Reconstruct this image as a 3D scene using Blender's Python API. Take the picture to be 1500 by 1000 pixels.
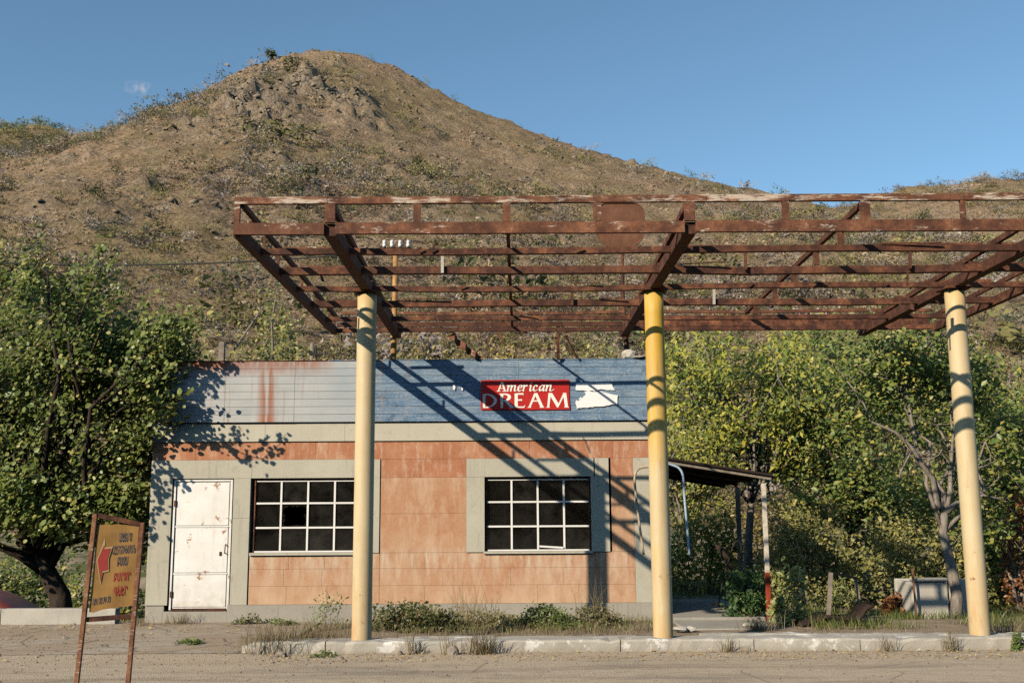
import bpy, math, random
import numpy as np
from mathutils import Vector, Matrix

for _o in list(bpy.data.objects):
    bpy.data.objects.remove(_o)
SC = bpy.context.scene
COL = SC.collection
R = math.radians
rng = np.random.default_rng(7)
random.seed(7)

# ------------------------------------------------------------------ camera
F_PX, PITCH, ROLL, YAW, EYE = 1530.6, 0.1614, 0.006, 0.0009, 1.75     # 1500 px wide frame
cam_data = bpy.data.cameras.new('camera')
cam_data.sensor_width = 36.0
cam_data.lens = F_PX / 1500.0 * 36.0
cam_data.clip_start = 0.1
cam_data.clip_end = 6000.0
cam = bpy.data.objects.new('camera', cam_data)
COL.objects.link(cam)
M_CAM = (Matrix.Rotation(-YAW, 4, 'Z') @ Matrix.Rotation(math.pi / 2 + PITCH, 4, 'X')
         @ Matrix.Rotation(-ROLL, 4, 'Z'))
cam.matrix_world = Matrix.Translation((0, 0, EYE)) @ M_CAM
SC.camera = cam

# ------------------------------------------------------------------ sky and sun
TO_SUN = Vector((-0.905, -1.0, 0.672)).normalized()
SUN_EL = math.asin(TO_SUN.z)
SUN_AZ = math.atan2(TO_SUN.x, TO_SUN.y)
world = bpy.data.worlds.new('World')
SC.world = world
world.use_nodes = True
wn, wl = world.node_tree.nodes, world.node_tree.links
wn.clear()
w_out = wn.new('ShaderNodeOutputWorld')
w_bg = wn.new('ShaderNodeBackground')
w_bg.inputs['Strength'].default_value = 0.107
w_sky = wn.new('ShaderNodeTexSky')
w_sky.sky_type = 'NISHITA'
w_sky.sun_disc = False
w_sky.sun_elevation = SUN_EL
w_sky.sun_rotation = SUN_AZ % (2 * math.pi)
w_sky.altitude = 900
w_sky.air_density = 1.0
w_sky.dust_density = 0.3
w_sky.ozone_density = 1.0
w_tint = wn.new('ShaderNodeMix'); w_tint.data_type = 'RGBA'; w_tint.blend_type = 'MULTIPLY'
w_tint.inputs[0].default_value = 1.0
w_tint.inputs[7].default_value = (0.93, 1.15, 1.16, 1)
wl.new(w_sky.outputs[0], w_tint.inputs[6])
# one wisp of cloud, left of the hill
w_tc = wn.new('ShaderNodeTexCoord'); w_d = wn.new('ShaderNodeVectorMath'); w_d.operation = 'SUBTRACT'
_c = (M_CAM.to_3x3() @ Vector(((205 - 750) / F_PX, -(130 - 500) / F_PX, -1.0))).normalized()
w_d.inputs[1].default_value = _c
wl.new(w_tc.outputs['Generated'], w_d.inputs[0])
w_mp = wn.new('ShaderNodeMapping'); w_mp.inputs['Rotation'].default_value = (0, -0.6, 0); w_mp.inputs['Scale'].default_value = (.62, .62, 1.5)
wl.new(w_d.outputs[0], w_mp.inputs[0])
w_len = wn.new('ShaderNodeVectorMath'); w_len.operation = 'LENGTH'; wl.new(w_mp.outputs[0], w_len.inputs[0])
w_n = wn.new('ShaderNodeTexNoise'); w_n.inputs['Scale'].default_value = 150; w_n.inputs['Detail'].default_value = 5; wl.new(w_tc.outputs['Generated'], w_n.inputs['Vector'])
w_m1 = wn.new('ShaderNodeMapRange'); w_m1.inputs[1].default_value = .0105; w_m1.inputs[2].default_value = -.002; wl.new(w_len.outputs['Value'], w_m1.inputs[0])
w_m2 = wn.new('ShaderNodeMapRange'); w_m2.inputs[1].default_value = .38; w_m2.inputs[2].default_value = .7; wl.new(w_n.outputs[0], w_m2.inputs[0])
w_mm = wn.new('ShaderNodeMath'); w_mm.operation = 'MULTIPLY'; wl.new(w_m1.outputs[0], w_mm.inputs[0]); wl.new(w_m2.outputs[0], w_mm.inputs[1])
w_cl = wn.new('ShaderNodeMix'); w_cl.data_type = 'RGBA'; wl.new(w_mm.outputs[0], w_cl.inputs[0]); wl.new(w_tint.outputs[2], w_cl.inputs[6]); w_cl.inputs[7].default_value = (4.6, 4.7, 4.8, 1)
wl.new(w_cl.outputs[2], w_bg.inputs['Color'])
wl.new(w_bg.outputs[0], w_out.inputs['Surface'])

sun_data = bpy.data.lights.new('sun', 'SUN')
sun_data.energy = 5.0
sun_data.angle = R(0.53)
sun_data.color = (1.0, 0.868, 0.68)
sun = bpy.data.objects.new('sun', sun_data)
COL.objects.link(sun)
sun.rotation_euler = TO_SUN.to_track_quat('Z', 'Y').to_euler()
sun.location = (-30, -30, 20)

SC.view_settings.view_transform = 'Standard'
SC.view_settings.look = 'None'
SC.view_settings.gamma = 1.0
SC.view_settings.exposure = 0.25
SC.view_settings.use_curve_mapping = False
SC.render.engine = 'CYCLES'
SC.cycles.use_denoising = False
SC.cycles.max_bounces = 6
SC.cycles.diffuse_bounces = 0
SC.cycles.glossy_bounces = 3
SC.cycles.transmission_bounces = 4
SC.cycles.transparent_max_bounces = 8
SC.cycles.caustics_reflective = False
SC.cycles.caustics_refractive = False


# ------------------------------------------------------------------ helpers
def at(px, py, Y):
    """point at depth Y that a 1500x1000 frame shows at (px, py)"""
    d = M_CAM.to_3x3() @ Vector(((px - 750) / F_PX, -(py - 500) / F_PX, -1.0))
    t = Y / d.y
    return Vector((d.x * t, Y, EYE + d.z * t))


def tag(o, label=None, cat=None, group=None, kind=None):
    if label: o['label'] = label
    if cat: o['category'] = cat
    if group: o['group'] = group
    if kind: o['kind'] = kind
    return o


def empty(name, loc=(0, 0, 0), rz=0.0):
    o = bpy.data.objects.new(name, None)
    COL.objects.link(o)
    o.location = loc
    o.rotation_euler = (0, 0, rz)
    o.empty_display_size = 0.2
    return o


def link_mesh(name, me, mat=None, parent=None):
    o = bpy.data.objects.new(name, me)
    COL.objects.link(o)
    if mat and not me.materials:
        me.materials.append(mat)
    if parent:
        o.parent = parent
    return o


def np_mesh(name, v, tri=None, quad=None, smooth=False):
    """fast mesh from arrays"""
    me = bpy.data.meshes.new(name)
    v = np.asarray(v, dtype=np.float32).reshape(-1, 3)
    me.vertices.add(len(v))
    me.vertices.foreach_set('co', v.ravel())
    loops, starts, n = [], [], 0
    if quad is not None and len(quad):
        quad = np.asarray(quad, dtype=np.int32)
        loops.append(quad.ravel()); starts.append(np.arange(len(quad)) * 4); n += quad.size
    if tri is not None and len(tri):
        tri = np.asarray(tri, dtype=np.int32)
        loops.append(tri.ravel()); starts.append(n + np.arange(len(tri)) * 3)
    loops = np.concatenate(loops).astype(np.int32); starts = np.concatenate(starts).astype(np.int32)
    me.loops.add(len(loops)); me.loops.foreach_set('vertex_index', loops)
    me.polygons.add(len(starts)); me.polygons.foreach_set('loop_start', starts)
    if smooth:
        me.polygons.foreach_set('use_smooth', np.ones(len(starts), dtype=bool))
    me.update(calc_edges=True)
    return me


class MB:
    """collects vertices and faces of one mesh"""
    def __init__(self):
        self.v, self.f = [], []

    def add(self, v, f):
        n = len(self.v)
        self.v += [tuple(p) for p in v]
        self.f += [tuple(i + n for i in q) for q in f]
        return self

    def box(self, x0, x1, y0, y1, z0, z1):
        v = [(x, y, z) for z in (z0, z1) for y in (y0, y1) for x in (x0, x1)]
        return self.add(v, [(0, 2, 3, 1), (4, 5, 7, 6), (0, 1, 5, 4), (2, 6, 7, 3), (0, 4, 6, 2), (1, 3, 7, 5)])

    def bar(self, a, b, w, h, up=(0, 0, 1)):
        """box beam from a to b, width w across, height h along up"""
        a, b, up = Vector(a), Vector(b), Vector(up)
        d = (b - a).normalized()
        s = d.cross(up)
        if s.length < 1e-4: s = d.cross(Vector((0, 1, 0)))
        s.normalize(); u = s.cross(d).normalized()
        v = [p + s * i * w / 2 + u * j * h / 2 for p in (a, b) for i, j in ((-1, -1), (1, -1), (1, 1), (-1, 1))]
        return self.add(v, [(0, 1, 2, 3), (7, 6, 5, 4), (0, 4, 5, 1), (1, 5, 6, 2), (2, 6, 7, 3), (3, 7, 4, 0)])

    def tube(self, pts, radii, seg=8, cap=True):
        pts = [Vector(p) for p in pts]
        if not hasattr(radii, '__len__'): radii = [radii] * len(pts)
        n0 = len(self.v); v, f = [], []
        ref = Vector((0.3, 0.9, 0.2))
        for i, p in enumerate(pts):
            d = (pts[min(i + 1, len(pts) - 1)] - pts[max(i - 1, 0)]).normalized()
            if abs(d.dot(ref)) > .95: ref = Vector((1, 0, .1))
            s = d.cross(ref).normalized(); u = s.cross(d).normalized()
            ref = u.cross(s) if False else ref
            for k in range(seg):
                a = 2 * math.pi * k / seg
                v.append(p + (s * math.cos(a) + u * math.sin(a)) * radii[i])
        for i in range(len(pts) - 1):
            for k in range(seg):
                a, b = i * seg + k, i * seg + (k + 1) % seg
                f.append((a, b, b + seg, a + seg))
        if cap:
            f.append(tuple(range(seg))[::-1]); f.append(tuple((len(pts) - 1) * seg + k for k in range(seg)))
        return self.add(v, f)

    def mesh(self, name, smooth=False):
        me = bpy.data.meshes.new(name)
        me.from_pydata(self.v, [], self.f)
        if smooth:
            me.polygons.foreach_set('use_smooth', np.ones(len(me.polygons), dtype=bool))
        me.update()
        return me

    def build(self, name, mat, parent=None, smooth=False, bevel=0.0):
        o = link_mesh(name, self.mesh(name, smooth), mat, parent)
        if bevel:
            m = o.modifiers.new('bevel', 'BEVEL'); m.width = bevel; m.segments = 2; m.limit_method = 'ANGLE'
            m.angle_limit = R(40)
        return o


def box(name, mat, parent, x0, x1, y0, y1, z0, z1, bevel=0.0):
    return MB().box(x0, x1, y0, y1, z0, z1).build(name, mat, parent, bevel=bevel)


# value noise (numpy)
_PERM = np.random.default_rng(3).random((256, 256))
def vnoise(x, y):
    xi, yi = np.floor(x).astype(int), np.floor(y).astype(int)
    fx, fy = x - xi, y - yi
    fx, fy = fx * fx * (3 - 2 * fx), fy * fy * (3 - 2 * fy)
    g = lambda a, b: _PERM[a & 255, b & 255]
    return (g(xi, yi) * (1 - fx) + g(xi + 1, yi) * fx) * (1 - fy) + (g(xi, yi + 1) * (1 - fx) + g(xi + 1, yi + 1) * fx) * fy
def fbm(x, y, oct=5, lac=2.03, gain=.5, ridged=False):
    s, a, n = 0, 1.0, 0
    for i in range(oct):
        q = vnoise(x + 17.3 * i, y - 9.1 * i)
        if ridged: q = 1 - abs(2 * q - 1)
        s = s + a * q; n += a; a *= gain; x = x * lac; y = y * lac
    return s / n


# ------------------------------------------------------------------ materials
class Mat:
    def __init__(self, name, rough=0.85, spec=0.3):
        self.m = bpy.data.materials.new(name)
        self.m.use_nodes = True
        self.nt = self.m.node_tree
        self.n, self.l = self.nt.nodes, self.nt.links
        self.b = self.n['Principled BSDF']
        self.b.inputs['Roughness'].default_value = rough
        self.b.inputs['Specular IOR Level'].default_value = spec
        self.out = self.n['Material Output']

    def put(self, sock, val):
        if hasattr(val, 'is_output') or isinstance(val, bpy.types.NodeSocket): self.l.new(val, sock)
        elif isinstance(val, (tuple, list)) and sock.type == 'RGBA' and len(val) == 3: sock.default_value = (*val, 1)
        else: sock.default_value = val

    def pos(self):
        return self.n.new('ShaderNodeNewGeometry').outputs['Position']

    def obj(self):
        return self.n.new('ShaderNodeTexCoord').outputs['Object']

    def rand(self):
        return self.n.new('ShaderNodeObjectInfo').outputs['Random']

    def island(self):
        return self.n.new('ShaderNodeNewGeometry').outputs['Random Per Island']

    def sep(self, v):
        s = self.n.new('ShaderNodeSeparateXYZ'); self.l.new(v, s.inputs[0]); return s.outputs

    def scale(self, v, s, off=(0, 0, 0)):
        m = self.n.new('ShaderNodeMapping'); self.l.new(v, m.inputs[0])
        m.inputs['Scale'].default_value = s; m.inputs['Location'].default_value = off
        return m.outputs[0]

    def noise(self, v, scale=5, detail=4, rough=.55, dist=0.0):
        t = self.n.new('ShaderNodeTexNoise'); self.l.new(v, t.inputs['Vector'])
        t.inputs['Scale'].default_value = scale; t.inputs['Detail'].default_value = detail
        t.inputs['Roughness'].default_value = rough; t.inputs['Distortion'].default_value = dist
        return t.outputs[0]

    def voro(self, v, scale=5, feature='F1', out='Distance'):
        t = self.n.new('ShaderNodeTexVoronoi'); self.l.new(v, t.inputs['Vector'])
        t.feature = feature; t.inputs['Scale'].default_value = scale
        return t.outputs[out]

    def ramp(self, fac, stops, interp='LINEAR'):
        r = self.n.new('ShaderNodeValToRGB'); self.l.new(fac, r.inputs[0]); e = r.color_ramp.elements
        r.color_ramp.interpolation = interp
        while len(e) < len(stops): e.new(.5)
        for el, (p, c) in zip(e, stops):
            el.position = p; el.color = (c, c, c, 1) if isinstance(c, (int, float)) else (*c, 1)
        return r.outputs[0]

    def mix(self, fac, a, b, blend='MIX'):
        m = self.n.new('ShaderNodeMix'); m.data_type = 'RGBA'; m.blend_type = blend
        self.put(m.inputs[0], fac); self.put(m.inputs[6], a); self.put(m.inputs[7], b)
        return m.outputs[2]

    def math(self, op, a, b=0.0, c=None, clamp=False):
        m = self.n.new('ShaderNodeMath'); m.operation = op; m.use_clamp = clamp
        self.put(m.inputs[0], a); self.put(m.inputs[1], b)
        if c is not None: self.put(m.inputs[2], c)
        return m.outputs[0]

    def remap(self, v, a, b, c=0.0, d=1.0):
        m = self.n.new('ShaderNodeMapRange'); self.l.new(v, m.inputs[0])
        for i, q in enumerate((a, b, c, d)): m.inputs[1 + i].default_value = q
        return m.outputs[0]

    def color(self, c): self.put(self.b.inputs['Base Color'], c); return self
    def rough(self, r): self.put(self.b.inputs['Roughness'], r); return self
    def bump(self, h, strength=.3, dist=.01):
        b = self.n.new('ShaderNodeBump'); b.inputs['Strength'].default_value = strength
        b.inputs['Distance'].default_value = dist; self.l.new(h, b.inputs['Height'])
        self.l.new(b.outputs[0], self.b.inputs['Normal']); return self


def m_red_stone():
    m = Mat('red_plaster', .92, .15); p = m.pos()
    big = m.noise(p, 1.3, 5, .6); fine = m.noise(p, 26, 5, .65)
    c = m.ramp(big, [(.28, (.37, .165, .088)), (.44, (.42, .218, .125)), (.58, (.45, .265, .16)), (.74, (.48, .32, .205))])
    c = m.mix(m.remap(m.rand(), 0, 1, 0, .22), c, (.36, .145, .07))
    c = m.mix(m.ramp(m.noise(m.scale(p, (1.9, 1.9, .55)), 2.4, 9, .74, .3), [(.47, 0), (.58, .4), (.70, .7)]), c, (.58, .42, .30))
    c = m.mix(m.ramp(m.noise(m.scale(p, (1.5, 1.5, .7), (7, 3, 1)), 2.6, 9, .74), [(.55, 0), (.68, .55)]), c, (.30, .125, .06))
    c = m.mix(m.remap(fine, .3, .75, .0, .35), c, (.55, .38, .24))
    z = m.sep(p)[2]
    # lime runs under the beam and the sills
    st = m.noise(m.scale(p, (4.5, 4.5, .9)), 1.9, 7, .75, .4)
    band = m.math('ADD', m.remap(z, 2.1, 2.9, 0, 1), m.math('MULTIPLY', m.remap(z, .55, 1.06, 0, 1), m.remap(z, 1.2, 1.05, 0, 1)))
    k = m.math('MULTIPLY', m.remap(st, .46, .64, 0, .9), m.math('MINIMUM', band, 1.0))
    c = m.mix(k, c, (.58, .49, .38))
    low = m.math('MULTIPLY', m.remap(z, .75, .30, 0, .45), m.remap(m.noise(p, 4, 4), .35, .65, .2, 1))
    c = m.mix(low, c, (.62, .46, .30))
    m.color(c); m.bump(m.math('ADD', fine, m.math('MULTIPLY', big, 1.5)), .35, .006); return m.m


def m_red_band():
    m = Mat('red_tuff', .92, .15); p = m.pos(); o = m.rand()
    big = m.noise(p, 2.2, 5, .6); fine = m.noise(p, 30, 5, .65)
    c = m.ramp(big, [(.3, (.33, .125, .065)), (.5, (.39, .165, .088)), (.72, (.49, .265, .155))])
    c = m.mix(m.remap(o, 0, 1, 0, .45), c, (.31, .11, .055))
    st = m.noise(m.scale(p, (4.2, 4.2, 1.1)), 1.9, 7, .75, .4)
    c = m.mix(m.remap(st, .50, .70, 0, .65), c, (.66, .53, .42))
    c = m.mix(m.remap(fine, .35, .75, 0, .3), c, (.60, .36, .22))
    m.color(c); m.bump(m.math('ADD', fine, big), .35, .006); return m.m


def m_concrete(name, base=(.50, .47, .40), dark=(.36, .335, .28), stain=.6, sc=1.0):
    m = Mat(name, .9, .2); p = m.pos()
    big = m.noise(p, 1.7 * sc, 5, .6); fine = m.noise(p, 45 * sc, 4, .7); run = m.noise(m.scale(p, (7, 7, .6)), 1.7, 4, .7)
    c = m.mix(m.remap(big, .3, .7), dark, base)
    c = m.mix(m.remap(fine, .35, .75, 0, .45), c, tuple(min(1, q * 1.25) for q in base))
    c = m.mix(m.remap(run, .55, .75, 0, stain), c, tuple(q * .6 for q in dark))
    c = m.mix(m.remap(m.rand(), 0, 1, 0, .25), c, tuple(q * .9 for q in base))
    c = m.mix(m.ramp(m.noise(p, 5.5 * sc, 8, .75), [(.58, 0), (.66, .45)]), c, tuple(q * .72 for q in dark))
    m.color(c); m.bump(m.math('ADD', fine, big), .3, .005); return m.m


def m_kerb():
    m = Mat('kerb_concrete', .9, .2); p = m.pos()
    big = m.noise(p, 2.3, 6, .65); fine = m.noise(p, 60, 4, .7)
    c = m.mix(m.remap(big, .3, .7), (.36, .325, .27), (.48, .45, .385))
    c = m.mix(m.remap(fine, .4, .8, 0, .5), c, (.34, .30, .25))
    c = m.mix(m.ramp(m.noise(p, 3.4, 6, .7), [(.55, 0), (.60, .75)]), c, (.74, .72, .68))
    z = m.sep(p)[2]
    c = m.mix(m.math('MULTIPLY', m.remap(z, .09, .0, 0, .8), m.remap(m.noise(p, 6, 3), .3, .7)), c, (.26, .20, .14))
    m.color(c); m.bump(m.math('ADD', fine, big), .5, .01); return m.m


def m_rust(name, paint=0.0, dark=(.058, .025, .017), mid=(.14, .056, .031), lite=(.26, .108, .053)):
    m = Mat(name, .8, .25); p = m.pos()
    big = m.noise(p, 4.2, 8, .75); fine = m.noise(p, 38, 4, .7)
    c = m.ramp(big, [(.34, tuple(q * .6 for q in dark)), (.44, dark), (.52, mid), (.62, lite), (.72, tuple(min(1, q * 1.5) for q in lite))])
    c = m.mix(m.remap(fine, .45, .8, 0, .5), c, tuple(q * .5 for q in dark))
    c = m.mix(m.remap(m.rand(), 0, 1, 0, .6), c, dark)
    if paint:
        k = m.ramp(m.noise(m.scale(p, (.45 if paint > 1.2 else .9, 1, 2.6)), 4.6, 8, .75), [(.64 - .1 * paint, 0), (.71 - .1 * paint, .75)])
        c = m.mix(k, c, (.60, .52, .42))
    m.color(c); m.bump(m.math('ADD', fine, big), .5, .006); return m.m


def m_column(name, strong):
    m = Mat(name, .55, .35); p = m.pos(); z = m.sep(p)[2]
    big = m.noise(p, 2.1, 5, .6); fine = m.noise(p, 30, 4, .7)
    c = m.mix(m.remap(big, .3, .7), (.545, .425, .245), (.60, .495, .315))
    if strong:
        k = m.math('ADD', m.remap(z, 2.25, 3.0), m.remap(m.noise(m.scale(p, (6, 6, .9)), 1.5, 3), .35, .65, -.3, .3), clamp=True)
        c = m.mix(k, c, (.60, .36, .045))
    else:
        k = m.math('ADD', m.remap(z, 3.9, 4.7), m.remap(big, .3, .7, -.4, .3), clamp=True)
        c = m.mix(m.math('MULTIPLY', k, .6), c, (.55, .36, .12))
    c = m.mix(m.remap(m.noise(m.scale(p, (4, 4, .5)), 2.0, 4), .45, .7, 0, .5), c, (.50, .36, .17))
    low = m.math('MULTIPLY', m.remap(z, 1.3, .15), m.remap(m.noise(m.scale(p, (5, 5, 1.2)), 2.2, 4), .38, .68))
    c = m.mix(m.math('MULTIPLY', low, .65), c, (.50, .25, .08))
    chip = m.ramp(m.noise(p, 6.0, 7, .75), [(.635, 0), (.66, .85)])
    c = m.mix(chip, c, (.20, .085, .04))
    drip = m.ramp(m.noise(m.scale(p, (9, 9, .7)), 1.7, 5, .7), [(.60, 0), (.72, .55)])
    c = m.mix(drip, c, (.36, .19, .07))
    c = m.mix(m.ramp(m.noise(m.scale(p, (14, 14, 1.0)), 2.2, 5, .7), [(.56, 0), (.70, .5)]), c, (.66, .55, .38))
    m.color(c); m.bump(m.math('ADD', fine, big), .12, .004); return m.m


def m_board(name, blue):
    m = Mat(name, .75, .3); p = m.pos(); x, y, z = m.sep(p)
    big = m.noise(p, 1.5, 5, .6); grain = m.noise(m.scale(p, (1.5, 10, 22)), 2.2, 5, .7); fine = m.noise(p, 34, 4, .7)
    if blue:
        c = m.mix(m.remap(big, .32, .68), (.055, .135, .255), (.13, .22, .33))
        c = m.mix(m.ramp(grain, [(.48, 0), (.63, .6)]), c, (.38, .42, .45))
        c = m.mix(m.ramp(fine, [(.56, 0), (.66, .6)]), c, (.55, .57, .57))
        c = m.mix(m.ramp(m.noise(p, 4.2, 6, .7), [(.54, 0), (.66, .6)]), c, (.03, .07, .13))
        rb = m.math('MULTIPLY', m.remap(x, -1.6, -2.0), m.remap(m.noise(m.scale(p, (7, 1, .8)), 1.6, 3), .52, .68))
        c = m.mix(rb, c, (.42, .24, .11))
    else:
        c = m.mix(m.remap(big, .32, .68), (.37, .38, .375), (.50, .495, .47))
        c = m.mix(m.ramp(grain, [(.5, 0), (.7, .5)]), c, (.58, .58, .56))
        c = m.mix(m.math('MULTIPLY', m.remap(x, -3.6, -2.4, 0, .6), m.remap(m.noise(p, 3, 4), .4, .65)), c, (.20, .29, .38))
        run = m.noise(m.scale(p, (8, 1, .45)), 1.4, 4, .65)
        top = m.math('MULTIPLY', m.remap(z, 3.98, 4.20), m.remap(x, -2.9, -3.4))
        k1 = m.math('MULTIPLY', top, m.remap(m.noise(m.scale(p, (7, 1, 1.2)), 1.5, 6, .7), .28, .48))
        # the long rust run below a leaking seam
        d = m.math('ABSOLUTE', m.math('ADD', x, 4.07))
        k2 = m.math('MULTIPLY', m.remap(d, .20, .06), m.remap(run, .34, .50))
        k3 = m.math('MULTIPLY', m.remap(run, .60, .70), m.remap(x, -3.0, -3.6, 0, .6))
        k = m.math('MAXIMUM', m.math('MAXIMUM', k1, k2), k3)
        c = m.mix(k, c, (.33, .12, .055))
    c = m.mix(m.remap(m.rand(), 0, 1, 0, .3), c, (.24, .29, .33))
    m.color(c); m.bump(m.math('ADD', grain, fine), .3, .004); return m.m


def m_white_paint(name='white_paint', rust=True):
    m = Mat(name, .5, .4); p = m.pos()
    c = m.mix(m.remap(m.noise(p, 2.5, 4), .3, .7), (.80, .79, .76), (.70, .68, .63))
    if rust:
        s = m.ramp(m.noise(p, 5.6, 7, .75), [(.605, 0), (.635, .9)])
        c = m.mix(s, c, (.30, .12, .05))
        c = m.mix(m.math('MULTIPLY', m.ramp(m.noise(m.scale(p, (9, 9, .8)), 1.6, 4, .7), [(.56, 0), (.76, .5)]), 1.0), c, (.58, .49, .38))
        c = m.mix(m.math('MULTIPLY', m.remap(m.sep(p)[2], .75, .15, 0, .6), m.remap(m.noise(p, 7, 5), .35, .65)), c, (.45, .36, .26))
    m.color(c); m.bump(m.noise(p, 30, 3), .08, .003); return m.m


def m_flat(name, c, rough=.8, var=.3, sc=6.0, spec=.3, bump=.2):
    m = Mat(name, rough, spec); p = m.pos()
    n = m.noise(p, sc, 5, .65)
    m.color(m.mix(m.remap(n, .3, .7), tuple(q * (1 - var) for q in c), tuple(min(1, q * (1 + var * .6)) for q in c)))
    if bump: m.bump(m.noise(p, sc * 7, 4, .7), bump, .005)
    return m.m


def m_leaf(name, stops, trans=.42, rough=.42):
    """colour varies leaf by leaf"""
    m = Mat(name, rough, .5)
    c = m.ramp(m.island(), stops)
    big = m.noise(m.pos(), .9, 2)
    c = m.mix(m.remap(big, .3, .7, 0, .35), c, stops[0][1])
    m.color(c)
    t = m.n.new('ShaderNodeBsdfTranslucent'); m.l.new(c, t.inputs[0])
    mx = m.n.new('ShaderNodeMixShader'); mx.inputs[0].default_value = trans
    m.l.new(m.b.outputs[0], mx.inputs[1]); m.l.new(t.outputs[0], mx.inputs[2]); m.l.new(mx.outputs[0], m.out.inputs[0])
    return m.m


def m_bark(name, a, b):
    m = Mat(name, .95, .1); p = m.obj()
    n = m.noise(m.scale(p, (6, 6, 1.6)), 3, 6, .7)
    m.color(m.mix(m.remap(n, .3, .7), a, b)); m.bump(n, .7, .03); return m.m


def m_glass():
    m = Mat('dusty_glass', .08, .5); p = m.pos()
    nt = m
    tr = m.n.new('ShaderNodeBsdfTransparent'); tr.inputs[0].default_value = (.42, .43, .40, 1)
    gl = m.n.new('ShaderNodeBsdfGlossy'); gl.inputs['Roughness'].default_value = .04
    df = m.n.new('ShaderNodeBsdfDiffuse'); df.inputs[0].default_value = (.30, .28, .25, 1)
    fr = m.n.new('ShaderNodeFresnel'); fr.inputs[0].default_value = 1.5
    a = m.n.new('ShaderNodeMixShader'); b = m.n.new('ShaderNodeMixShader')
    dust = m.math('MULTIPLY', m.remap(m.noise(p, 3.2, 5, .6), .35, .75, .004, .07), m.remap(m.rand(), 0, 1, .15, 1.8))
    m.l.new(dust, a.inputs[0]); m.l.new(tr.outputs[0], a.inputs[1]); m.l.new(df.outputs[0], a.inputs[2])
    m.l.new(fr.outputs[0], b.inputs[0]); m.l.new(a.outputs[0], b.inputs[1]); m.l.new(gl.outputs[0], b.inputs[2])
    m.l.new(b.outputs[0], m.out.inputs[0]); return m.m


def m_ground():
    m = Mat('earth', .97, .1); p = m.pos(); x, y, z = m.sep(p)
    big = m.noise(p, .35, 6, .6); mid = m.noise(p, 3.0, 6, .65); fine = m.noise(p, 40, 4, .7)
    c = m.ramp(mid, [(.3, (.25, .19, .13)), (.5, (.33, .255, .18)), (.7, (.41, .325, .235))])
    g = m.math('MULTIPLY', m.remap(y, 17.6, 19.0), m.ramp(m.noise(p, 1.4, 5), [(.40, 0), (.56, .9)]))
    c = m.mix(g, c, (.075, .095, .03))
    c = m.mix(m.remap(fine, .4, .75, 0, .5), c, (.12, .09, .06))
    m.color(c); m.bump(m.math('ADD', fine, m.math('MULTIPLY', mid, 2)), .6, .03); return m.m


def m_asphalt():
    m = Mat('old_asphalt', .95, .15); p = m.pos(); x, y, z = m.sep(p)
    big = m.noise(m.scale(p, (.5, 1.2, 1)), .8, 6, .6); mid = m.noise(p, 4.5, 6, .7); fine = m.noise(p, 70, 3, .7)
    gr = m.voro(p, 55)
    c = m.mix(m.remap(mid, .3, .7), (.40, .325, .235), (.53, .435, .315))
    c = m.mix(m.remap(gr, .12, .4, .5, 0), c, (.50, .42, .32))
    c = m.mix(m.ramp(fine, [(.52, 0), (.7, .6)]), c, (.22, .17, .12))
    c = m.mix(m.ramp(m.noise(m.scale(p, (.25, 1.6, 1)), 1.1, 6, .65), [(.50, 0), (.60, .5), (.72, .7)]), c, (.21, .17, .13))
    crk = m.ramp(m.voro(m.scale(m.scale(p, (1, 1, 1)), (.5, 1.3, 1)), 1.1, 'DISTANCE_TO_EDGE'), [(.0, .7), (.012, 0)])
    c = m.mix(crk, c, (.12, .09, .065))
    # blown dust towards the kerb and in patches
    d = m.math('ADD', m.remap(y, 12.2, 13.6, 0, .75), m.remap(big, .42, .68, 0, .7), clamp=True)
    c = m.mix(m.math('MULTIPLY', d, m.remap(mid, .25, .7, .45, .95)), c, (.50, .39, .27))
    oil = m.ramp(m.noise(m.scale(p, (.7, 1.3, 1), (3, 8, 0)), 1.5, 4, .6), [(.64, 0), (.70, .55)])
    c = m.mix(oil, c, (.13, .105, .085))
    m.color(c); m.bump(m.math('ADD', m.math('ADD', fine, mid), gr), .55, .012); return m.m


def m_apron():
    m = Mat('apron_concrete', .95, .15); p = m.pos()
    big = m.noise(p, .9, 6, .6); mid = m.noise(p, 5, 6, .7); fine = m.noise(p, 60, 3, .7)
    c = m.mix(m.remap(mid, .3, .7), (.37, .31, .24), (.48, .41, .32))
    c = m.mix(m.ramp(big, [(.40, 0), (.56, .8)]), c, (.36, .275, .19))
    c = m.mix(m.ramp(fine, [(.55, 0), (.72, .5)]), c, (.12, .10, .08))
    crack = m.ramp(m.voro(m.scale(p, (.6, 1.1, 1)), 1.6, 'DISTANCE_TO_EDGE'), [(.0, .8), (.025, 0)])
    c = m.mix(crack, c, (.09, .07, .05))
    m.color(c); m.bump(m.math('ADD', fine, mid), .5, .01); return m.m


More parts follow.
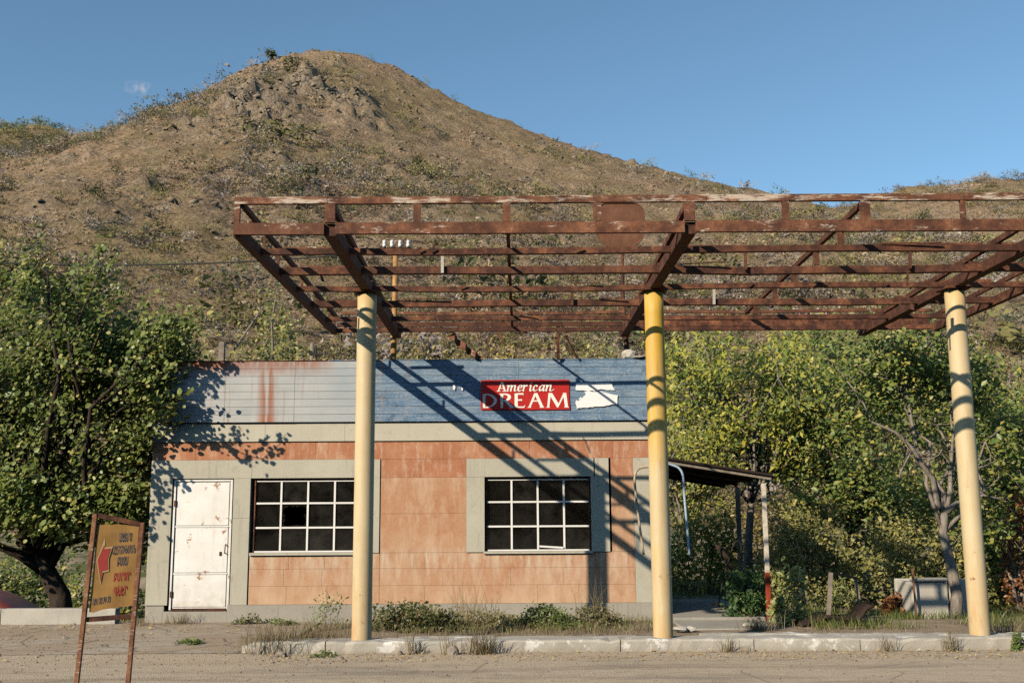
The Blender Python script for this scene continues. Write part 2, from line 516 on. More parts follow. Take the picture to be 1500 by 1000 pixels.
def m_hill():
    m = Mat('hillside_earth', .98, .05); p = m.pos()
    at_ = m.n.new('ShaderNodeAttribute'); at_.attribute_name = 'rock'
    big = m.noise(p, .022, 6, .6); mid = m.noise(p, .16, 7, .68); fine = m.noise(p, .75, 7, .78); ff = m.noise(p, 1.9, 5, .78)
    c = m.ramp(mid, [(.30, (.215, .140, .082)), (.48, (.315, .212, .132)), (.66, (.41, .295, .192))])
    c = m.mix(m.ramp(fine, [(.50, 0), (.58, .75)]), c, (.47, .35, .24))
    c = m.mix(m.ramp(ff, [(.49, 0), (.56, .9)]), c, (.09, .066, .046))
    c = m.mix(m.math('MULTIPLY', m.remap(big, .42, .62), m.remap(fine, .3, .6, .1, .6)), c, (.215, .175, .078))
    rk = m.math('MULTIPLY', at_.outputs['Fac'], m.remap(m.noise(p, .3, 5, .7), .3, .55, .1, 1.0), clamp=True)
    c = m.mix(m.math('MULTIPLY', rk, .85), c, m.ramp(m.noise(m.scale(p, (1, 1, .5)), .5, 7, .75), [(.3, (.12, .095, .075)), (.6, (.42, .35, .27))]))
    crv = m.ramp(m.voro(m.scale(p, (1, 1, .45)), .42, 'DISTANCE_TO_EDGE'), [(.0, 1), (.10, 0)])
    c = m.mix(m.math('MULTIPLY', rk, m.math('MULTIPLY', crv, .8)), c, (.07, .055, .045))
    m.color(c); m.bump(m.math('ADD', fine, m.math('ADD', mid, m.math('MULTIPLY', ff, .6))), .8, 1.0); return m.m


M = {}
M['red'] = m_red_stone(); M['redband'] = m_red_band()
M['concrete'] = m_concrete('pale_concrete', (.455, .43, .35), (.375, .352, .283))
M['beam'] = m_concrete('beam_concrete', (.485, .455, .37), (.42, .395, .315), .25)
M['plinth'] = m_concrete('plinth_concrete', (.36, .335, .285), (.26, .235, .20), .5)
M['oldconcrete'] = m_concrete('old_concrete', (.50, .47, .41), (.33, .30, .255), .6)
M['kerb'] = m_kerb()
M['rust'] = m_rust('rusty_steel'); M['rustpaint'] = m_rust('rusty_painted_steel', .55, (.10, .042, .026), (.175, .072, .038), (.27, .122, .064))
M['railpaint'] = m_rust('flaking_cream_rail', 1.25, (.10, .042, .026), (.175, .072, .038), (.27, .122, .064))
M['rustplate'] = m_rust('rusty_plate', 0, (.13, .058, .034), (.19, .085, .047), (.25, .12, .068))
M['column'] = m_column('faded_yellow_paint', False); M['column2'] = m_column('fresh_yellow_paint', True)
M['pole'] = m_flat('ochre_pipe_paint', (.42, .23, .08), .7, .5, 9)
M['greyboard'] = m_board('grey_board', False); M['blueboard'] = m_board('blue_board', True)
M['white'] = m_white_paint('rust_spotted_white_paint', True); M['whitebar'] = m_white_paint('white_sash_paint', False)
M['glass'] = m_glass()
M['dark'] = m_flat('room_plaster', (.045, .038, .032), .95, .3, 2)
M['brownwood'] = m_flat('brown_wood', (.20, .10, .05), .8, .4, 8)
M['greywood'] = m_flat('weathered_wood', (.24, .20, .16), .9, .4, 9)
M['bottle'] = m_flat('bottle_glass', (.16, .08, .02), .15, .2, 3, .5, 0)
M['signred'] = m_flat('banner_red', (.45, .013, .010), .5, .12, 4, .4, .05)
M['signwhite'] = m_flat('lettering_white', (.84, .80, .72), .6, .06, 6, .3, 0)
M['paper'] = m_flat('torn_paper', (.80, .80, .80), .85, .08, 9, .2, .1)
M['ochre'] = m_flat('ochre_board', (.33, .18, .055), .6, .22, 7, .3, .08)
M['signcream'] = m_flat('outline_cream', (.44, .31, .15), .7, .1, 6, .3, 0)
M['inkblue'] = m_flat('ink_grey', (.075, .07, .085), .7, .2, 9, .3, 0)
M['inkred'] = m_flat('ink_red', (.34, .045, .035), .7, .15, 9, .3, 0)
M['ground'] = m_ground(); M['asphalt'] = m_asphalt(); M['apron'] = m_apron(); M['hill'] = m_hill()
M['bark'] = m_bark('dark_bark', (.028, .02, .015), (.085, .065, .05))
M['palebark'] = m_bark('pale_bark', (.13, .11, .09), (.33, .285, .24))
M['black'] = m_flat('black_iron', (.012, .011, .010), .6, .3, 8)
M['cable'] = m_flat('cable_rubber', (.02, .02, .02), .6, .2, 8)
M['porcelain'] = m_flat('porcelain', (.78, .77, .74), .25, .08, 8, .5, 0)
M['bluepipe'] = m_flat('pale_blue_paint', (.34, .44, .55), .6, .25, 9)
M['creampipe'] = m_flat('rusty_cream_paint', (.45, .35, .24), .7, .45, 14)
M['redpaint'] = m_flat('faded_red_paint', (.30, .045, .02), .75, .4, 9)
M['creampost'] = m_flat('weathered_cream_paint', (.56, .50, .41), .8, .35, 11)
M['maroon'] = m_flat('dusty_maroon_paint', (.16, .04, .035), .4, .3, 3, .5, 0)
M['darkroof'] = m_rust('tarred_roof', 0, (.02, .013, .010), (.04, .022, .016), (.075, .04, .027))
M['stone'] = m_flat('grey_stone', (.26, .22, .18), .95, .4, 12)

LEAF = {
 'apricot': m_leaf('apricot_leaf', [(0, (0.110, 0.159, 0.037)), (.35, (0.183, 0.244, 0.056)), (.7, (0.287, 0.336, 0.085)), (.92, (0.451, 0.451, 0.134)), (1, (0.610, 0.512, 0.159))]),
 'walnut': m_leaf('walnut_leaf', [(0, (0.122, 0.177, 0.043)), (.3, (0.220, 0.282, 0.056)), (.55, (0.374, 0.375, 0.068)), (.8, (0.600, 0.521, 0.077)), (1, (0.600, 0.600, 0.095))]),
 'plum': m_leaf('plum_leaf', [(0, (0.105, 0.166, 0.040)), (.45, (0.198, 0.265, 0.060)), (.8, (0.349, 0.375, 0.091)), (1, (0.600, 0.487, 0.101))]),
 'olive': m_leaf('olive_leaf', [(0, (0.174, 0.190, 0.066)), (.5, (0.323, 0.317, 0.105)), (.85, (0.508, 0.446, 0.140)), (1, (0.620, 0.507, 0.140))]),
 'brush': m_leaf('brush_leaf', [(0, (0.124, 0.105, 0.043)), (.4, (0.274, 0.235, 0.077)), (.75, (0.472, 0.352, 0.108)), (1, (0.600, 0.399, 0.108))]),
 'rustleaf': m_leaf('rust_leaf', [(0, (0.115, 0.054, 0.025)), (.5, (0.306, 0.117, 0.041)), (1, (0.498, 0.217, 0.067))]),
 'deep': m_leaf('deep_leaf', [(0, (0.034, 0.090, 0.030)), (.6, (0.077, 0.154, 0.047)), (1, (0.162, 0.226, 0.059))]),
 'weed': m_leaf('weed_leaf', [(0, (0.067, 0.109, 0.025)), (.5, (0.144, 0.209, 0.044)), (1, (0.286, 0.307, 0.075))]),
 'dryweed': m_leaf('dry_weed_leaf', [(0, (.12, .12, .05)), (.5, (.22, .21, .085)), (1, (.36, .29, .13))]),
 'vine': m_leaf('vine_leaf', [(0, (0.054, 0.073, 0.025)), (.5, (0.124, 0.145, 0.041)), (.85, (0.249, 0.236, 0.075)), (1, (0.191, 0.081, 0.041))]),
 'pale': m_leaf('pale_weed_leaf', [(0, (0.191, 0.236, 0.075)), (.6, (0.363, 0.371, 0.125)), (1, (0.550, 0.550, 0.217))]),
 'straw': m_leaf('straw', [(0, (.15, .11, .055)), (.6, (.27, .205, .105)), (1, (.38, .31, .17))], .2, .8),
 'grass': m_leaf('grass_blade', [(0, (0.077, 0.117, 0.030)), (.6, (0.162, 0.209, 0.049)), (1, (0.383, 0.326, 0.100))], .25),
 'yellow': m_leaf('yellow_leaf', [(0, (0.306, 0.226, 0.049)), (.5, (0.550, 0.408, 0.075)), (1, (0.550, 0.550, 0.117))]),
 'shgrey': m_leaf('dry_shrub_grey', [(0, (0.209, 0.174, 0.154)), (.6, (0.383, 0.322, 0.275)), (1, (0.557, 0.479, 0.401))], .2, .9),
 'shbrown': m_leaf('dry_shrub_brown', [(0, (0.202, 0.143, 0.085)), (.6, (0.365, 0.265, 0.155)), (1, (0.528, 0.396, 0.225))], .2, .9),
 'sholive': m_leaf('shrub_olive', [(0, (0.155, 0.147, 0.056)), (.6, (0.279, 0.256, 0.093)), (1, (0.435, 0.373, 0.132))], .25, .8),
 'shgreen': m_leaf('shrub_green', [(0, (0.058, 0.078, 0.034)), (.6, (0.111, 0.137, 0.055)), (1, (0.182, 0.195, 0.078))], .25, .8),
 'litter': m_leaf('fallen_leaf', [(0, (.16, .10, .05)), (.6, (.30, .21, .09)), (1, (.46, .36, .16))], .1, .8),
}

# ------------------------------------------------------------------ terrain
YF = 17.435          # facade plane
YC = 13.765          # columns
RIDGE = 300.0

def ridge_fn(pts, Y):
    q = [at(px, py, Y) for px, py in pts]
    xs = np.array([p.x for p in q]); zs = np.array([p.z for p in q])
    return lambda x: np.interp(x, xs, zs)

R_MAIN = ridge_fn([(-900, 560), (-500, 410), (-250, 320), (-100, 268), (0, 232), (70, 212), (130, 198), (200, 181), (260, 153), (320, 124), (360, 98),
                   (400, 86), (430, 76), (460, 71), (500, 73), (540, 82), (580, 97), (620, 120), (660, 142), (700, 160), (750, 180), (800, 200),
                   (840, 213), (900, 229), (960, 243), (1020, 260), (1080, 272), (1140, 282), (1200, 300), (1260, 316), (1350, 338), (1500, 372),
                   (1800, 440), (2400, 560)], 300)
R_LEFT = ridge_fn([(-900, 330), (-400, 262), (-200, 228), (-100, 196), (0, 184), (60, 180), (90, 187), (125, 201), (180, 232), (260, 290), (400, 400), (700, 600), (2400, 700)], 470)
R_RIGHT = ridge_fn([(-900, 700), (700, 620), (900, 480), (1000, 420), (1100, 350), (1180, 312), (1230, 301), (1280, 288), (1330, 271), (1400, 268), (1440, 258), (1500, 261),
                    (1600, 250), (1800, 285), (2400, 400)], 410)

def prof(y, yr, y0=38.0, p=1.22, back=200.0):
    t = (y - y0) / (yr - y0)
    up = np.clip(t, 0, 1) ** p
    dn = 1 - np.clip((y - yr) / back, 0, 1) ** 1.3
    return np.where(y < yr, up, dn)

def cells(x, y):
    """a random value per Voronoi cell: broken rock steps"""
    xi, yi = np.floor(x).astype(int), np.floor(y).astype(int)
    best = np.full(x.shape, 9.0); val = np.zeros(x.shape)
    for a in (-1, 0, 1):
        for b in (-1, 0, 1):
            u, w = (xi + a) & 255, (yi + b) & 255
            px, py = xi + a + _PERM[u, w], yi + b + _PERM[w, (u + 91) & 255]
            d = (px - x) ** 2 + (py - y) ** 2
            k = d < best; best = np.where(k, d, best); val = np.where(k, _PERM[(u + 37) & 255, (w + 11) & 255], val)
    return val

def base_z(x, y):
    warp = (fbm(x / 60 + 3, y / 60 + 8, 4) - .5) * 26
    mid = np.clip(y - 60, 0, 120) / 120 * np.clip((RIDGE - y) / 60, .12, 1)
    zm = R_MAIN(x + warp * mid) * prof(y, 300)
    zl = R_LEFT(x) * prof(y, 470, 150, 1.1)
    zr = R_RIGHT(x) * prof(y, 410, 110, 1.1)
    z = np.maximum(np.maximum(zm, zl), zr)
    fade = np.clip((y - 45) / 90, 0, 1)
    return z + (fbm(x / 55 + y / 190, y / 180 + 4, 4, ridged=True) - .55) * 7 * fade * np.clip((RIDGE + 6 - y) / 70, .06, 1)

def on_hill(px, py):
    """where the slope is met along a line of sight"""
    ys = np.arange(60, 298, .5); p = at(px, py, 1.0)
    xs = p.x * ys; zs = EYE + (p.z - EYE) * ys
    k = np.nonzero(base_z(xs, ys) > zs)[0]
    j = k[0] if len(k) else len(ys) - 1
    return xs[j], ys[j]

OUTCROPS = [(400, 150, 13, 1.0), (430, 128, 12, 1), (365, 128, 10, .9), (375, 170, 9, .9), (490, 158, 11, 1), (455, 150, 10, .9), (510, 140, 8, .8), (270, 190, 8, .8), (395, 180, 8, .9), (255, 182, 4, .6), (395, 262, 6, .6), (370, 275, 6, .7),
            (205, 272, 4, .8), (420, 95, 5, .6), (500, 92, 4, .5), (120, 310, 4, .7), (575, 250, 4, .6), (320, 300, 4, .6), (180, 300, 3, .6), (100, 235, 5, .6), (640, 190, 4, .5), (700, 215, 3, .5), (330, 240, 4, .5), (60, 300, 3, .6), (250, 250, 3, .5)]
OUT_P = [(*on_hill(a, b), r, s if 85 < b < 195 and 340 < a < 530 else s * .55) for a, b, r, s in OUTCROPS]

def rockmask(x, y):
    k = np.zeros_like(x)
    for ox, oy, r, s in OUT_P:
        d = np.sqrt((x - ox) ** 2 + ((y - oy) / 1.5) ** 2) / r
        k = np.maximum(k, s * np.clip(1.25 - d, 0, 1))
    n = fbm(x / 14 + 5, y / 14 + 3, 4)
    k = np.clip(k * 1.2 * np.clip((n - .30) * 4, 0, 1), 0, 1)
    spots = np.clip((fbm(x / 9 + 50, y / 9 + 80, 3) - .66) * 5, 0, .35)
    return np.maximum(k, spots)

def hill_z(x, y):
    x, y = np.asarray(x, float), np.asarray(y, float)
    z = base_z(x, y); fade = np.clip((y - 45) / 90, 0, 1)
    ripple = ((fbm(x / 7, y / 7, 4, gain=.62) - .5) * 2.2 + (cells(x / 2.3 + 5, y / 3.0) - .5) * .9) * fade
    rm = rockmask(x, y)
    crag = ((cells(x / 3.4, y / 4.6) - .4) * 5.0 + (cells(x / 1.6 + 40, y / 2.2 + 9) - .5) * 3.0 + (fbm(x / 4 + 31, y / 7 + 12, 4, ridged=True) - .4) * 2.5) * np.clip(rm * 1.5, 0, 1) ** 1.3 * np.clip((RIDGE + 30 - y) / 60, .2, 1)
    return z + ripple + crag - 0.6

def grid_mesh(name, xs, ys, zfn, mat, attr=None, smooth=True):
    X, Y = np.meshgrid(xs, ys)
    Z = zfn(X, Y)
    v = np.stack([X, Y, Z], -1).reshape(-1, 3)
    nx, ny = len(xs), len(ys)
    i = (np.arange(ny - 1)[:, None] * nx + np.arange(nx - 1)[None, :]).ravel()
    q = np.stack([i, i + 1, i + nx + 1, i + nx], -1)
    me = np_mesh(name, v, quad=q, smooth=smooth)
    if attr:
        a = me.attributes.new(attr[0], 'FLOAT', 'POINT')
        a.data.foreach_set('value', attr[1](X, Y).ravel().astype(np.float32))
    return link_mesh(name, me, mat)

hx = np.concatenate([np.linspace(-420, -185, 80)[:-1], np.linspace(-185, 190, 340), np.linspace(190, 460, 80)[1:]])
hy = np.concatenate([np.linspace(30, 70, 34)[:-1], np.linspace(70, 330, 270), np.linspace(330, 620, 110)[1:]])
hill = tag(grid_mesh('hill', hx, hy, hill_z, M['hill'], ('rock', rockmask)), 'brown rocky hill rising to a rounded summit behind the station', kind='structure')

sky_blocker = tag(grid_mesh('added_sky_blocking_hill', np.linspace(-700, 700, 90), np.linspace(-480, -70, 50),
                         lambda X, Y: 95 * np.clip((-70 - Y) / 330, 0, 1) ** 1.1 * (.75 + .5 * fbm(X / 120 + 5, Y / 120, 3)) - .5, M['hill']), 'brown slope added unseen behind the camera to block low sky light', kind='structure')  # added out of view: shuts off the bright horizon, deepens shadows and pane reflections

def ground_z(x, y):
    sm = lambda t: np.clip(t, 0, 1) ** 2 * (3 - 2 * np.clip(t, 0, 1))
    dip = -1.15 * sm((y - 17.7) / 2.0) * sm((-6.4 - x) / 1.0) * (1 - sm((y - 25) / 8))
    rise = .012 * np.clip(y - 19, 0, 40) ** 1.35
    n = (fbm(x / 1.7 + 40, y / 1.7 + 40, 4) - .5) * .10 * sm((y - 17.7) / 1.5)
    isl = .09 * sm((y - 13.95) / .2) * sm((x + 3.2) / .8) * (1 - sm((y - 17.0) / .6)) * .6
    return dip + rise + n + isl - .02

gx = np.concatenate([[-1500, -400, -150, -60], np.linspace(-30, 30, 240), [60, 150, 400, 1500]])
gy = np.concatenate([[-1500, -300, -60, -10, 0, 6, 9, 12, 13], np.linspace(13.4, 46, 150), [80]])
ground = tag(grid_mesh('ground', gx, gy, ground_z, M['ground']), 'bare brown earth with patches of grass around the building', kind='structure')

def flat_sheet(name, mat, x0, x1, y0, y1, z, n=2, amp=0.0, label=None):
    xs = np.linspace(x0, x1, n); ys = np.linspace(y0, y1, max(2, n // 6))
    o = grid_mesh(name, xs, ys, lambda X, Y: z + amp * (fbm(X / 2.3 + 9, Y / 2.3, 3) - .5), mat)
    return tag(o, label, kind='structure')

road = flat_sheet('road', M['asphalt'], -160, 160, -40, 13.6, 0.012, 420, .012, 'dusty grey asphalt road in front of the kerb')
apron = flat_sheet('apron', M['apron'], -14, -3.1, 13.6, 17.42, 0.016, 90, .012, 'cracked dusty concrete apron before the door')

# kerb: single stones under one piece of the setting
kerb = tag(empty('kerb', (0, 0, 0)), 'pale concrete kerb stones along the pump island', kind='structure')
def kstone(x0, x1, y0, y1, z1, seed):
    r = np.random.default_rng(seed)
    n = max(3, int((x1 - x0) / .12))
    xs = np.linspace(x0, x1, n + 1)
    v, f = [], []
    prof_ = [(y0 + .005, -.05), (y0, z1 - .028), (y0 + .01, z1 - .008), (y0 + .03, z1), (y1 - .01, z1 - .002), (y1, -.05)]
    for i, x in enumerate(xs):
        w = r.normal(0, .0035, (len(prof_), 2))
        if r.random() < .14: w[1:4, 1] -= r.uniform(.008, .03); w[1:4, 0] += r.uniform(.0, .015)
        for (py, pz), (a, b) in zip(prof_, w): v.append((x, py + a, pz + b))
    k = len(prof_)
    for i in range(n):
        for j in range(k - 1): f.append((i * k + j, (i + 1) * k + j, (i + 1) * k + j + 1, i * k + j + 1))
    f.append(tuple(range(k))); f.append(tuple(n * k + j for j in range(k))[::-1])
    MB().add(v, f).build('kerb_stone', M['kerb'], kerb)
edges = [-3.22, -2.35, -.52, 1.35, 3.02, 4.35, 5.55, 7.2, 9.0, 11]
for i in range(len(edges) - 1):
    kstone(edges[i] + .006, edges[i + 1] - .006, 13.53 + random.uniform(-.012, .012), 13.92, .165 + random.uniform(-.008, .008), i)
for i, (a, b, z) in enumerate([(-1.45, -.25, .155), (-.2, 1.6, .145), (2.45, 3.9, .17), (3.95, 5.7, .16), (6.3, 9, .15)]):
    kstone(a, b, 13.935, 14.16, z, 40 + i)
kstone(-3.42, -3.24, 13.62, 13.85, .11, 77)

# ------------------------------------------------------------------ the building
FX = lambda px, py=760: at(px, py, YF).x
FZ = lambda py, px=600: at(px, py, YF).z
XL, XR = FX(219), 2.44
Z_PL, Z_SILL, Z_HEAD, Z_LINT, Z_BEAM, Z_FAS, Z_TOP = .285, FZ(809), FZ(699), FZ(672), FZ(645.5), 3.24, 4.265
bld = tag(empty('roadside_building', (0, YF, 0)), 'low abandoned roadside building with terracotta walls and blue board fascia', 'building')
bld_inv = Matrix.Translation((0, -YF, 0))
def bpart(name, mat, x0, x1, y0, y1, z0, z1, bevel=.002, parent=None):
    return box(name, mat, parent or bld, x0, x1, y0 - YF, y1 - YF, z0, z1, bevel)
G = .0012
def slab(mat, x0, x1, z0, z1, name='wall_block', proud=None):
    p = random.uniform(-.0015, .0015) if proud is None else proud
    bpart(name, mat, x0 + G, x1 - G, YF - p, YF + .22, z0 + G, z1 - G)
def run(mat, x0, x1, z0, z1, w, name='wall_block'):
    n = max(1, round((x1 - x0) / w)); cuts = [x0] + [x0 + (x1 - x0) * (i + random.uniform(-.15, .15)) / n for i in range(1, n)] + [x1]
    for a, b in zip(cuts, cuts[1:]): slab(mat, a, b, z0, z1, name)

xs_ = {k: FX(v) for k, v in dict(dl=251, dr=341, p1=367, w1=370, w1r=529, p2=556, f0=683, v0=710, v1=866, f1=893, q0=896, q1=929).items()}
C_, RD, RB = M['concrete'], M['red'], M['redband']
for a, b in ((XL, FX(385)), (FX(385), FX(503)), (FX(503), FX(760)), (FX(760), XR)): slab(M['beam'], a, b, Z_BEAM, Z_FAS, 'beam', .03)
run(RB, XL, XR, Z_LINT, Z_BEAM, .72)
slab(C_, XL, xs_['p1'], Z_HEAD, Z_LINT, 'lintel', .022); slab(C_, xs_['p1'], xs_['p2'], Z_HEAD, Z_LINT, 'lintel', .02)
run(RB, xs_['p2'] + .012, xs_['f0'], Z_HEAD, Z_LINT, .7)
slab(C_, xs_['f0'], FX(871), Z_HEAD, Z_LINT, 'lintel', .024); slab(C_, FX(872.5), xs_['f1'], Z_HEAD, Z_LINT, 'lintel', .020)
slab(RB, xs_['q0'], xs_['q1'], Z_HEAD, Z_LINT)
slab(C_, xs_['q1'], XR, Z_HEAD, Z_LINT, 'corner_pier', .02)
z_mid = FZ(757)
slab(C_, XL, xs_['dl'], Z_PL, Z_HEAD, 'door_jamb', .022)
slab(C_, xs_['dr'], xs_['p1'] - .012, z_mid, Z_HEAD, 'door_jamb', .020); slab(C_, xs_['dr'], xs_['p1'] - .012, Z_PL, z_mid, 'door_jamb', .022)
slab(C_, xs_['w1r'], xs_['p2'], Z_SILL, Z_HEAD, 'window_jamb', .02)
slab(C_, xs_['f0'], xs_['v0'], Z_SILL, Z_HEAD, 'window_jamb', .024)
slab(C_, xs_['v1'], xs_['f1'], Z_SILL, Z_HEAD, 'window_jamb', .022)
for za, zb in ((Z_SILL, FZ(752)), (FZ(752), Z_HEAD)):
    run(RD, xs_['p2'] + .012, xs_['f0'], za, zb, 1.6)
slab(RD, xs_['q0'], xs_['q1'], FZ(735), Z_HEAD); slab(RD, xs_['q0'], xs_['q1'], Z_SILL, FZ(735))
for za, zb, w in ((FZ(832), Z_SILL, .62), (FZ(857), FZ(832), 1.0), (Z_PL, FZ(857), .9)):
    run(RD, xs_['p2'] + .012, xs_['q1'], za, zb, w)
    run(RD, xs_['p1'] + .004, xs_['w1r'], za, zb, .62)
    slab(RD, xs_['w1r'], xs_['p2'] + .01, za, zb)
slab(C_, xs_['q1'], XR, FZ(765), Z_HEAD, 'corner_pier', .018); slab(C_, xs_['q1'], XR, Z_PL, FZ(765), 'corner_pier', .02)
# plinth
run(M['plinth'], XL, FX(246), 0, Z_PL, .5, 'plinth_stone')
for a, b in ((FX(338), FX(412)), (FX(412), FX(500)), (FX(500), FX(610)), (FX(610), FX(720)), (FX(720), FX(800)), (FX(800), FX(902)), (FX(902), XR)):
    slab(M['plinth'], a, b, -.05, Z_PL, 'plinth_stone', .035)
slab(M['plinth'], FX(246), FX(338), -.05, FZ(893), 'door_step', .03)
# sills
bpart('window_sill', M['concrete'], xs_['w1'] - .03, xs_['w1r'], YF - .045, YF + .2, Z_SILL - .03, Z_SILL + .012)
bpart('window_sill', M['concrete'], xs_['v0'] - .02, xs_['v1'] + .02, YF - .045, YF + .2, Z_SILL - .025, Z_SILL + .012)
# shell
D = 3.0
bpart('side_wall', M['red'], XL, XL + .25, YF + .225, YF + D, 0, Z_FAS)
bpart('side_wall', M['red'], XR - .25, XR, YF + .225, YF + D, 0, Z_FAS)
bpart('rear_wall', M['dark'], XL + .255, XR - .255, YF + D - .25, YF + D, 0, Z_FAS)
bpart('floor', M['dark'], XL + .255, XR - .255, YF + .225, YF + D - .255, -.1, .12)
bpart('roof_slab', M['oldconcrete'], XL, XR, YF + .04, YF + D + .1, Z_FAS + .003, Z_FAS + .2)
# fascia boards
FL = FX(236, 560); NB = 8; hb = (Z_TOP - Z_FAS) / NB
FS = FX(540, 570)
for i in range(NB):
    z0 = Z_FAS + i * hb
    for x0, x1, mt in ((FL, FX(332, 570), 'greyboard'), (FX(332, 570), FX(433, 570), 'greyboard'), (FX(433, 570), FS, 'greyboard'), (FS, FX(760, 570), 'blueboard'), (FX(760, 570), XR - .03, 'blueboard')):
        y = YF - .075 - random.uniform(0, .006)
        bpart('fascia_board', M[mt], x0 + .0015, x1 - .0015, y, y + .025, z0 + .002, z0 + hb - .002, .0025)
bpart('fascia_backing', M['greywood'], FL + .01, XR - .05, YF - .045, YF - .004, Z_FAS + .01, Z_TOP - .01, 0)
bpart('fascia_return', M['greyboard'], FL - .0, FL + .03, YF - .042, YF + 1.6, Z_FAS + .21, Z_TOP - .003, 0)
bpart('fascia_cap', M['rust'], FL - .01, FX(480, 530), YF - .092, YF - .03, Z_TOP + .001, Z_TOP + .012, 0)
bpart('fascia_cap', M['blueboard'], FX(482, 530), XR - .02, YF - .092, YF - .03, Z_TOP + .001, Z_TOP + .014, 0)

# door
dx0, dx1, dz0, dz1 = xs_['dl'] + .02, xs_['dr'] - .02, FZ(891), Z_HEAD - .015
door = bpart('door', M['white'], dx0 + .035, dx1 - .035, YF + .03, YF + .07, dz0 + .02, dz1 - .03, .004)
for a, b, c, d in ((dx0, dx0 + .033, dz0, dz1), (dx1 - .033, dx1, dz0, dz1), (dx0 + .034, dx1 - .034, dz1 - .028, dz1)):
    bpart('door_frame', M['white'], a, b, YF + .005, YF + .09, c, d, .003)
bpart('threshold', M['rust'], dx0 + .034, dx1 - .034, YF - .01, YF + .09, dz0 - .015, dz0 + .012, .003)
zr = [dz0 + .03, FZ(838), FZ(769), dz1 - .04]
for za, zb in zip(zr, zr[1:]):
    bpart('door_panel', M['white'], dx0 + .055, dx1 - .055, YF + .018, YF + .0295, za + .018, zb - .012, .004, door).location = (0, 0, 0)
for zz in (FZ(838), FZ(769)):
    bpart('door_rail', M['white'], dx0 + .045, dx1 - .045, YF + .008, YF + .0175, zz - .012, zz + .012, .002, door)
for zz in (FZ(868), FZ(735)):
    bpart('hinge', M['rust'], dx0 + .012, dx0 + .05, YF - .008, YF + .018, zz - .05, zz + .05, .004, door)
hx_ = dx1 - .085
MB().tube([(hx_, .03, FZ(808)), (hx_, -.03, FZ(808)), (hx_ + .004, -.035, FZ(803)), (hx_ + .004, -.03, FZ(797)), (hx_, .02, FZ(795))], .009, 8).build('handle', M['rust'], door, True)
bpart('lock_plate', M['rust'], hx_ - .1, hx_ - .06, YF + .010, YF + .0178, FZ(812), FZ(806), .002, door)

# windows
def window(x0, x1, z0, z1, broken=None, tilt=None):
    w = MB().box(x0, x0 + .022, .03, .1, z0, z1).box(x1 - .022, x1, .03, .1, z0, z1).box(x0 + .023, x1 - .023, .03, .1, z1 - .02, z1)
    fr = w.build('window_frame', M['rust'], bld, bevel=.003)
    nx, nz = 4, 3
    box('sill_bar', M['whitebar'], fr, x0 + .023, x1 - .023, .035, .1, z0, z0 + .025, .003)
    box('head_bar', M['whitebar'], fr, x0 + .023, x1 - .023, .045, .09, z1 - .045, z1 - .021, .003)
    X = [x0 + (x1 - x0) * i / nx for i in range(nx + 1)]; Z = [z0 + (z1 - z0) * i / nz for i in range(nz + 1)]
    for i in range(1, nx): box('glazing_bar', M['whitebar'], fr, X[i] - .016, X[i] + .016, .045, .09, z0 + .026, z1 - .046, .003)
    for j in range(1, nz):
        for i in range(nx): box('glazing_bar', M['whitebar'], fr, X[i] + (.0235 if i == 0 else .0165), X[i + 1] - (.0235 if i == nx - 1 else .0165), .047, .088, Z[j] - .015, Z[j] + .015, .003)
    for i in range(nx):
        for j in range(nz):
            a, b, c, d = X[i] + .012, X[i + 1] - .012, Z[j] + .01, Z[j + 1] - .01
            yy = .072
            if broken == (i, j):
                m = MB(); n = 28; cx, cz = (a + b) / 2, (c + d) / 2
                ou, inn = [], []
                for k in range(n):
                    t = 2 * math.pi * k / n; ct, st = math.cos(t), math.sin(t)
                    s = min(1 / max(abs(ct), 1e-6), 1 / max(abs(st), 1e-6))
                    ou.append((cx + ct * s * (b - a) / 2, yy, cz + st * s * (d - c) / 2))
                    q = random.uniform(.80, .95) if k % 2 else random.uniform(.68, .92)
                    inn.append((cx + ct * s * q * (b - a) / 2, yy, cz + st * s * q * (d - c) / 2))
                m.add(ou + inn, [(k, (k + 1) % n, n + (k + 1) % n, n + k) for k in range(n)])
                tag(m.build('pane', M['paper'] if False else M['glass'], fr), 'broken pane with a jagged hole')
            else:
                tl = random.uniform(-.004, .004)
                MB().add([(a, yy + tl, c), (b, yy - tl, c), (b, yy - tl * .5, d), (a, yy + tl * .7, d)], [(0, 1, 2, 3)]).build('pane', M['glass'], fr)
    return fr, X, Z
w1, WX1, WZ1 = window(xs_['w1'] + .01, xs_['w1r'] - .005, Z_SILL + .014, Z_HEAD - .012, broken=(1, 1))
w2, WX2, WZ2 = window(xs_['v0'] + .012, xs_['v1'] - .01, Z_SILL + .014, Z_HEAD - .012)
MB().bar((WX2[2] + .02, .03, WZ2[0] + .075), (WX2[3] - .02, .03, WZ2[0] + .05), .025, .03).build('vent_sash', M['whitebar'], w2)

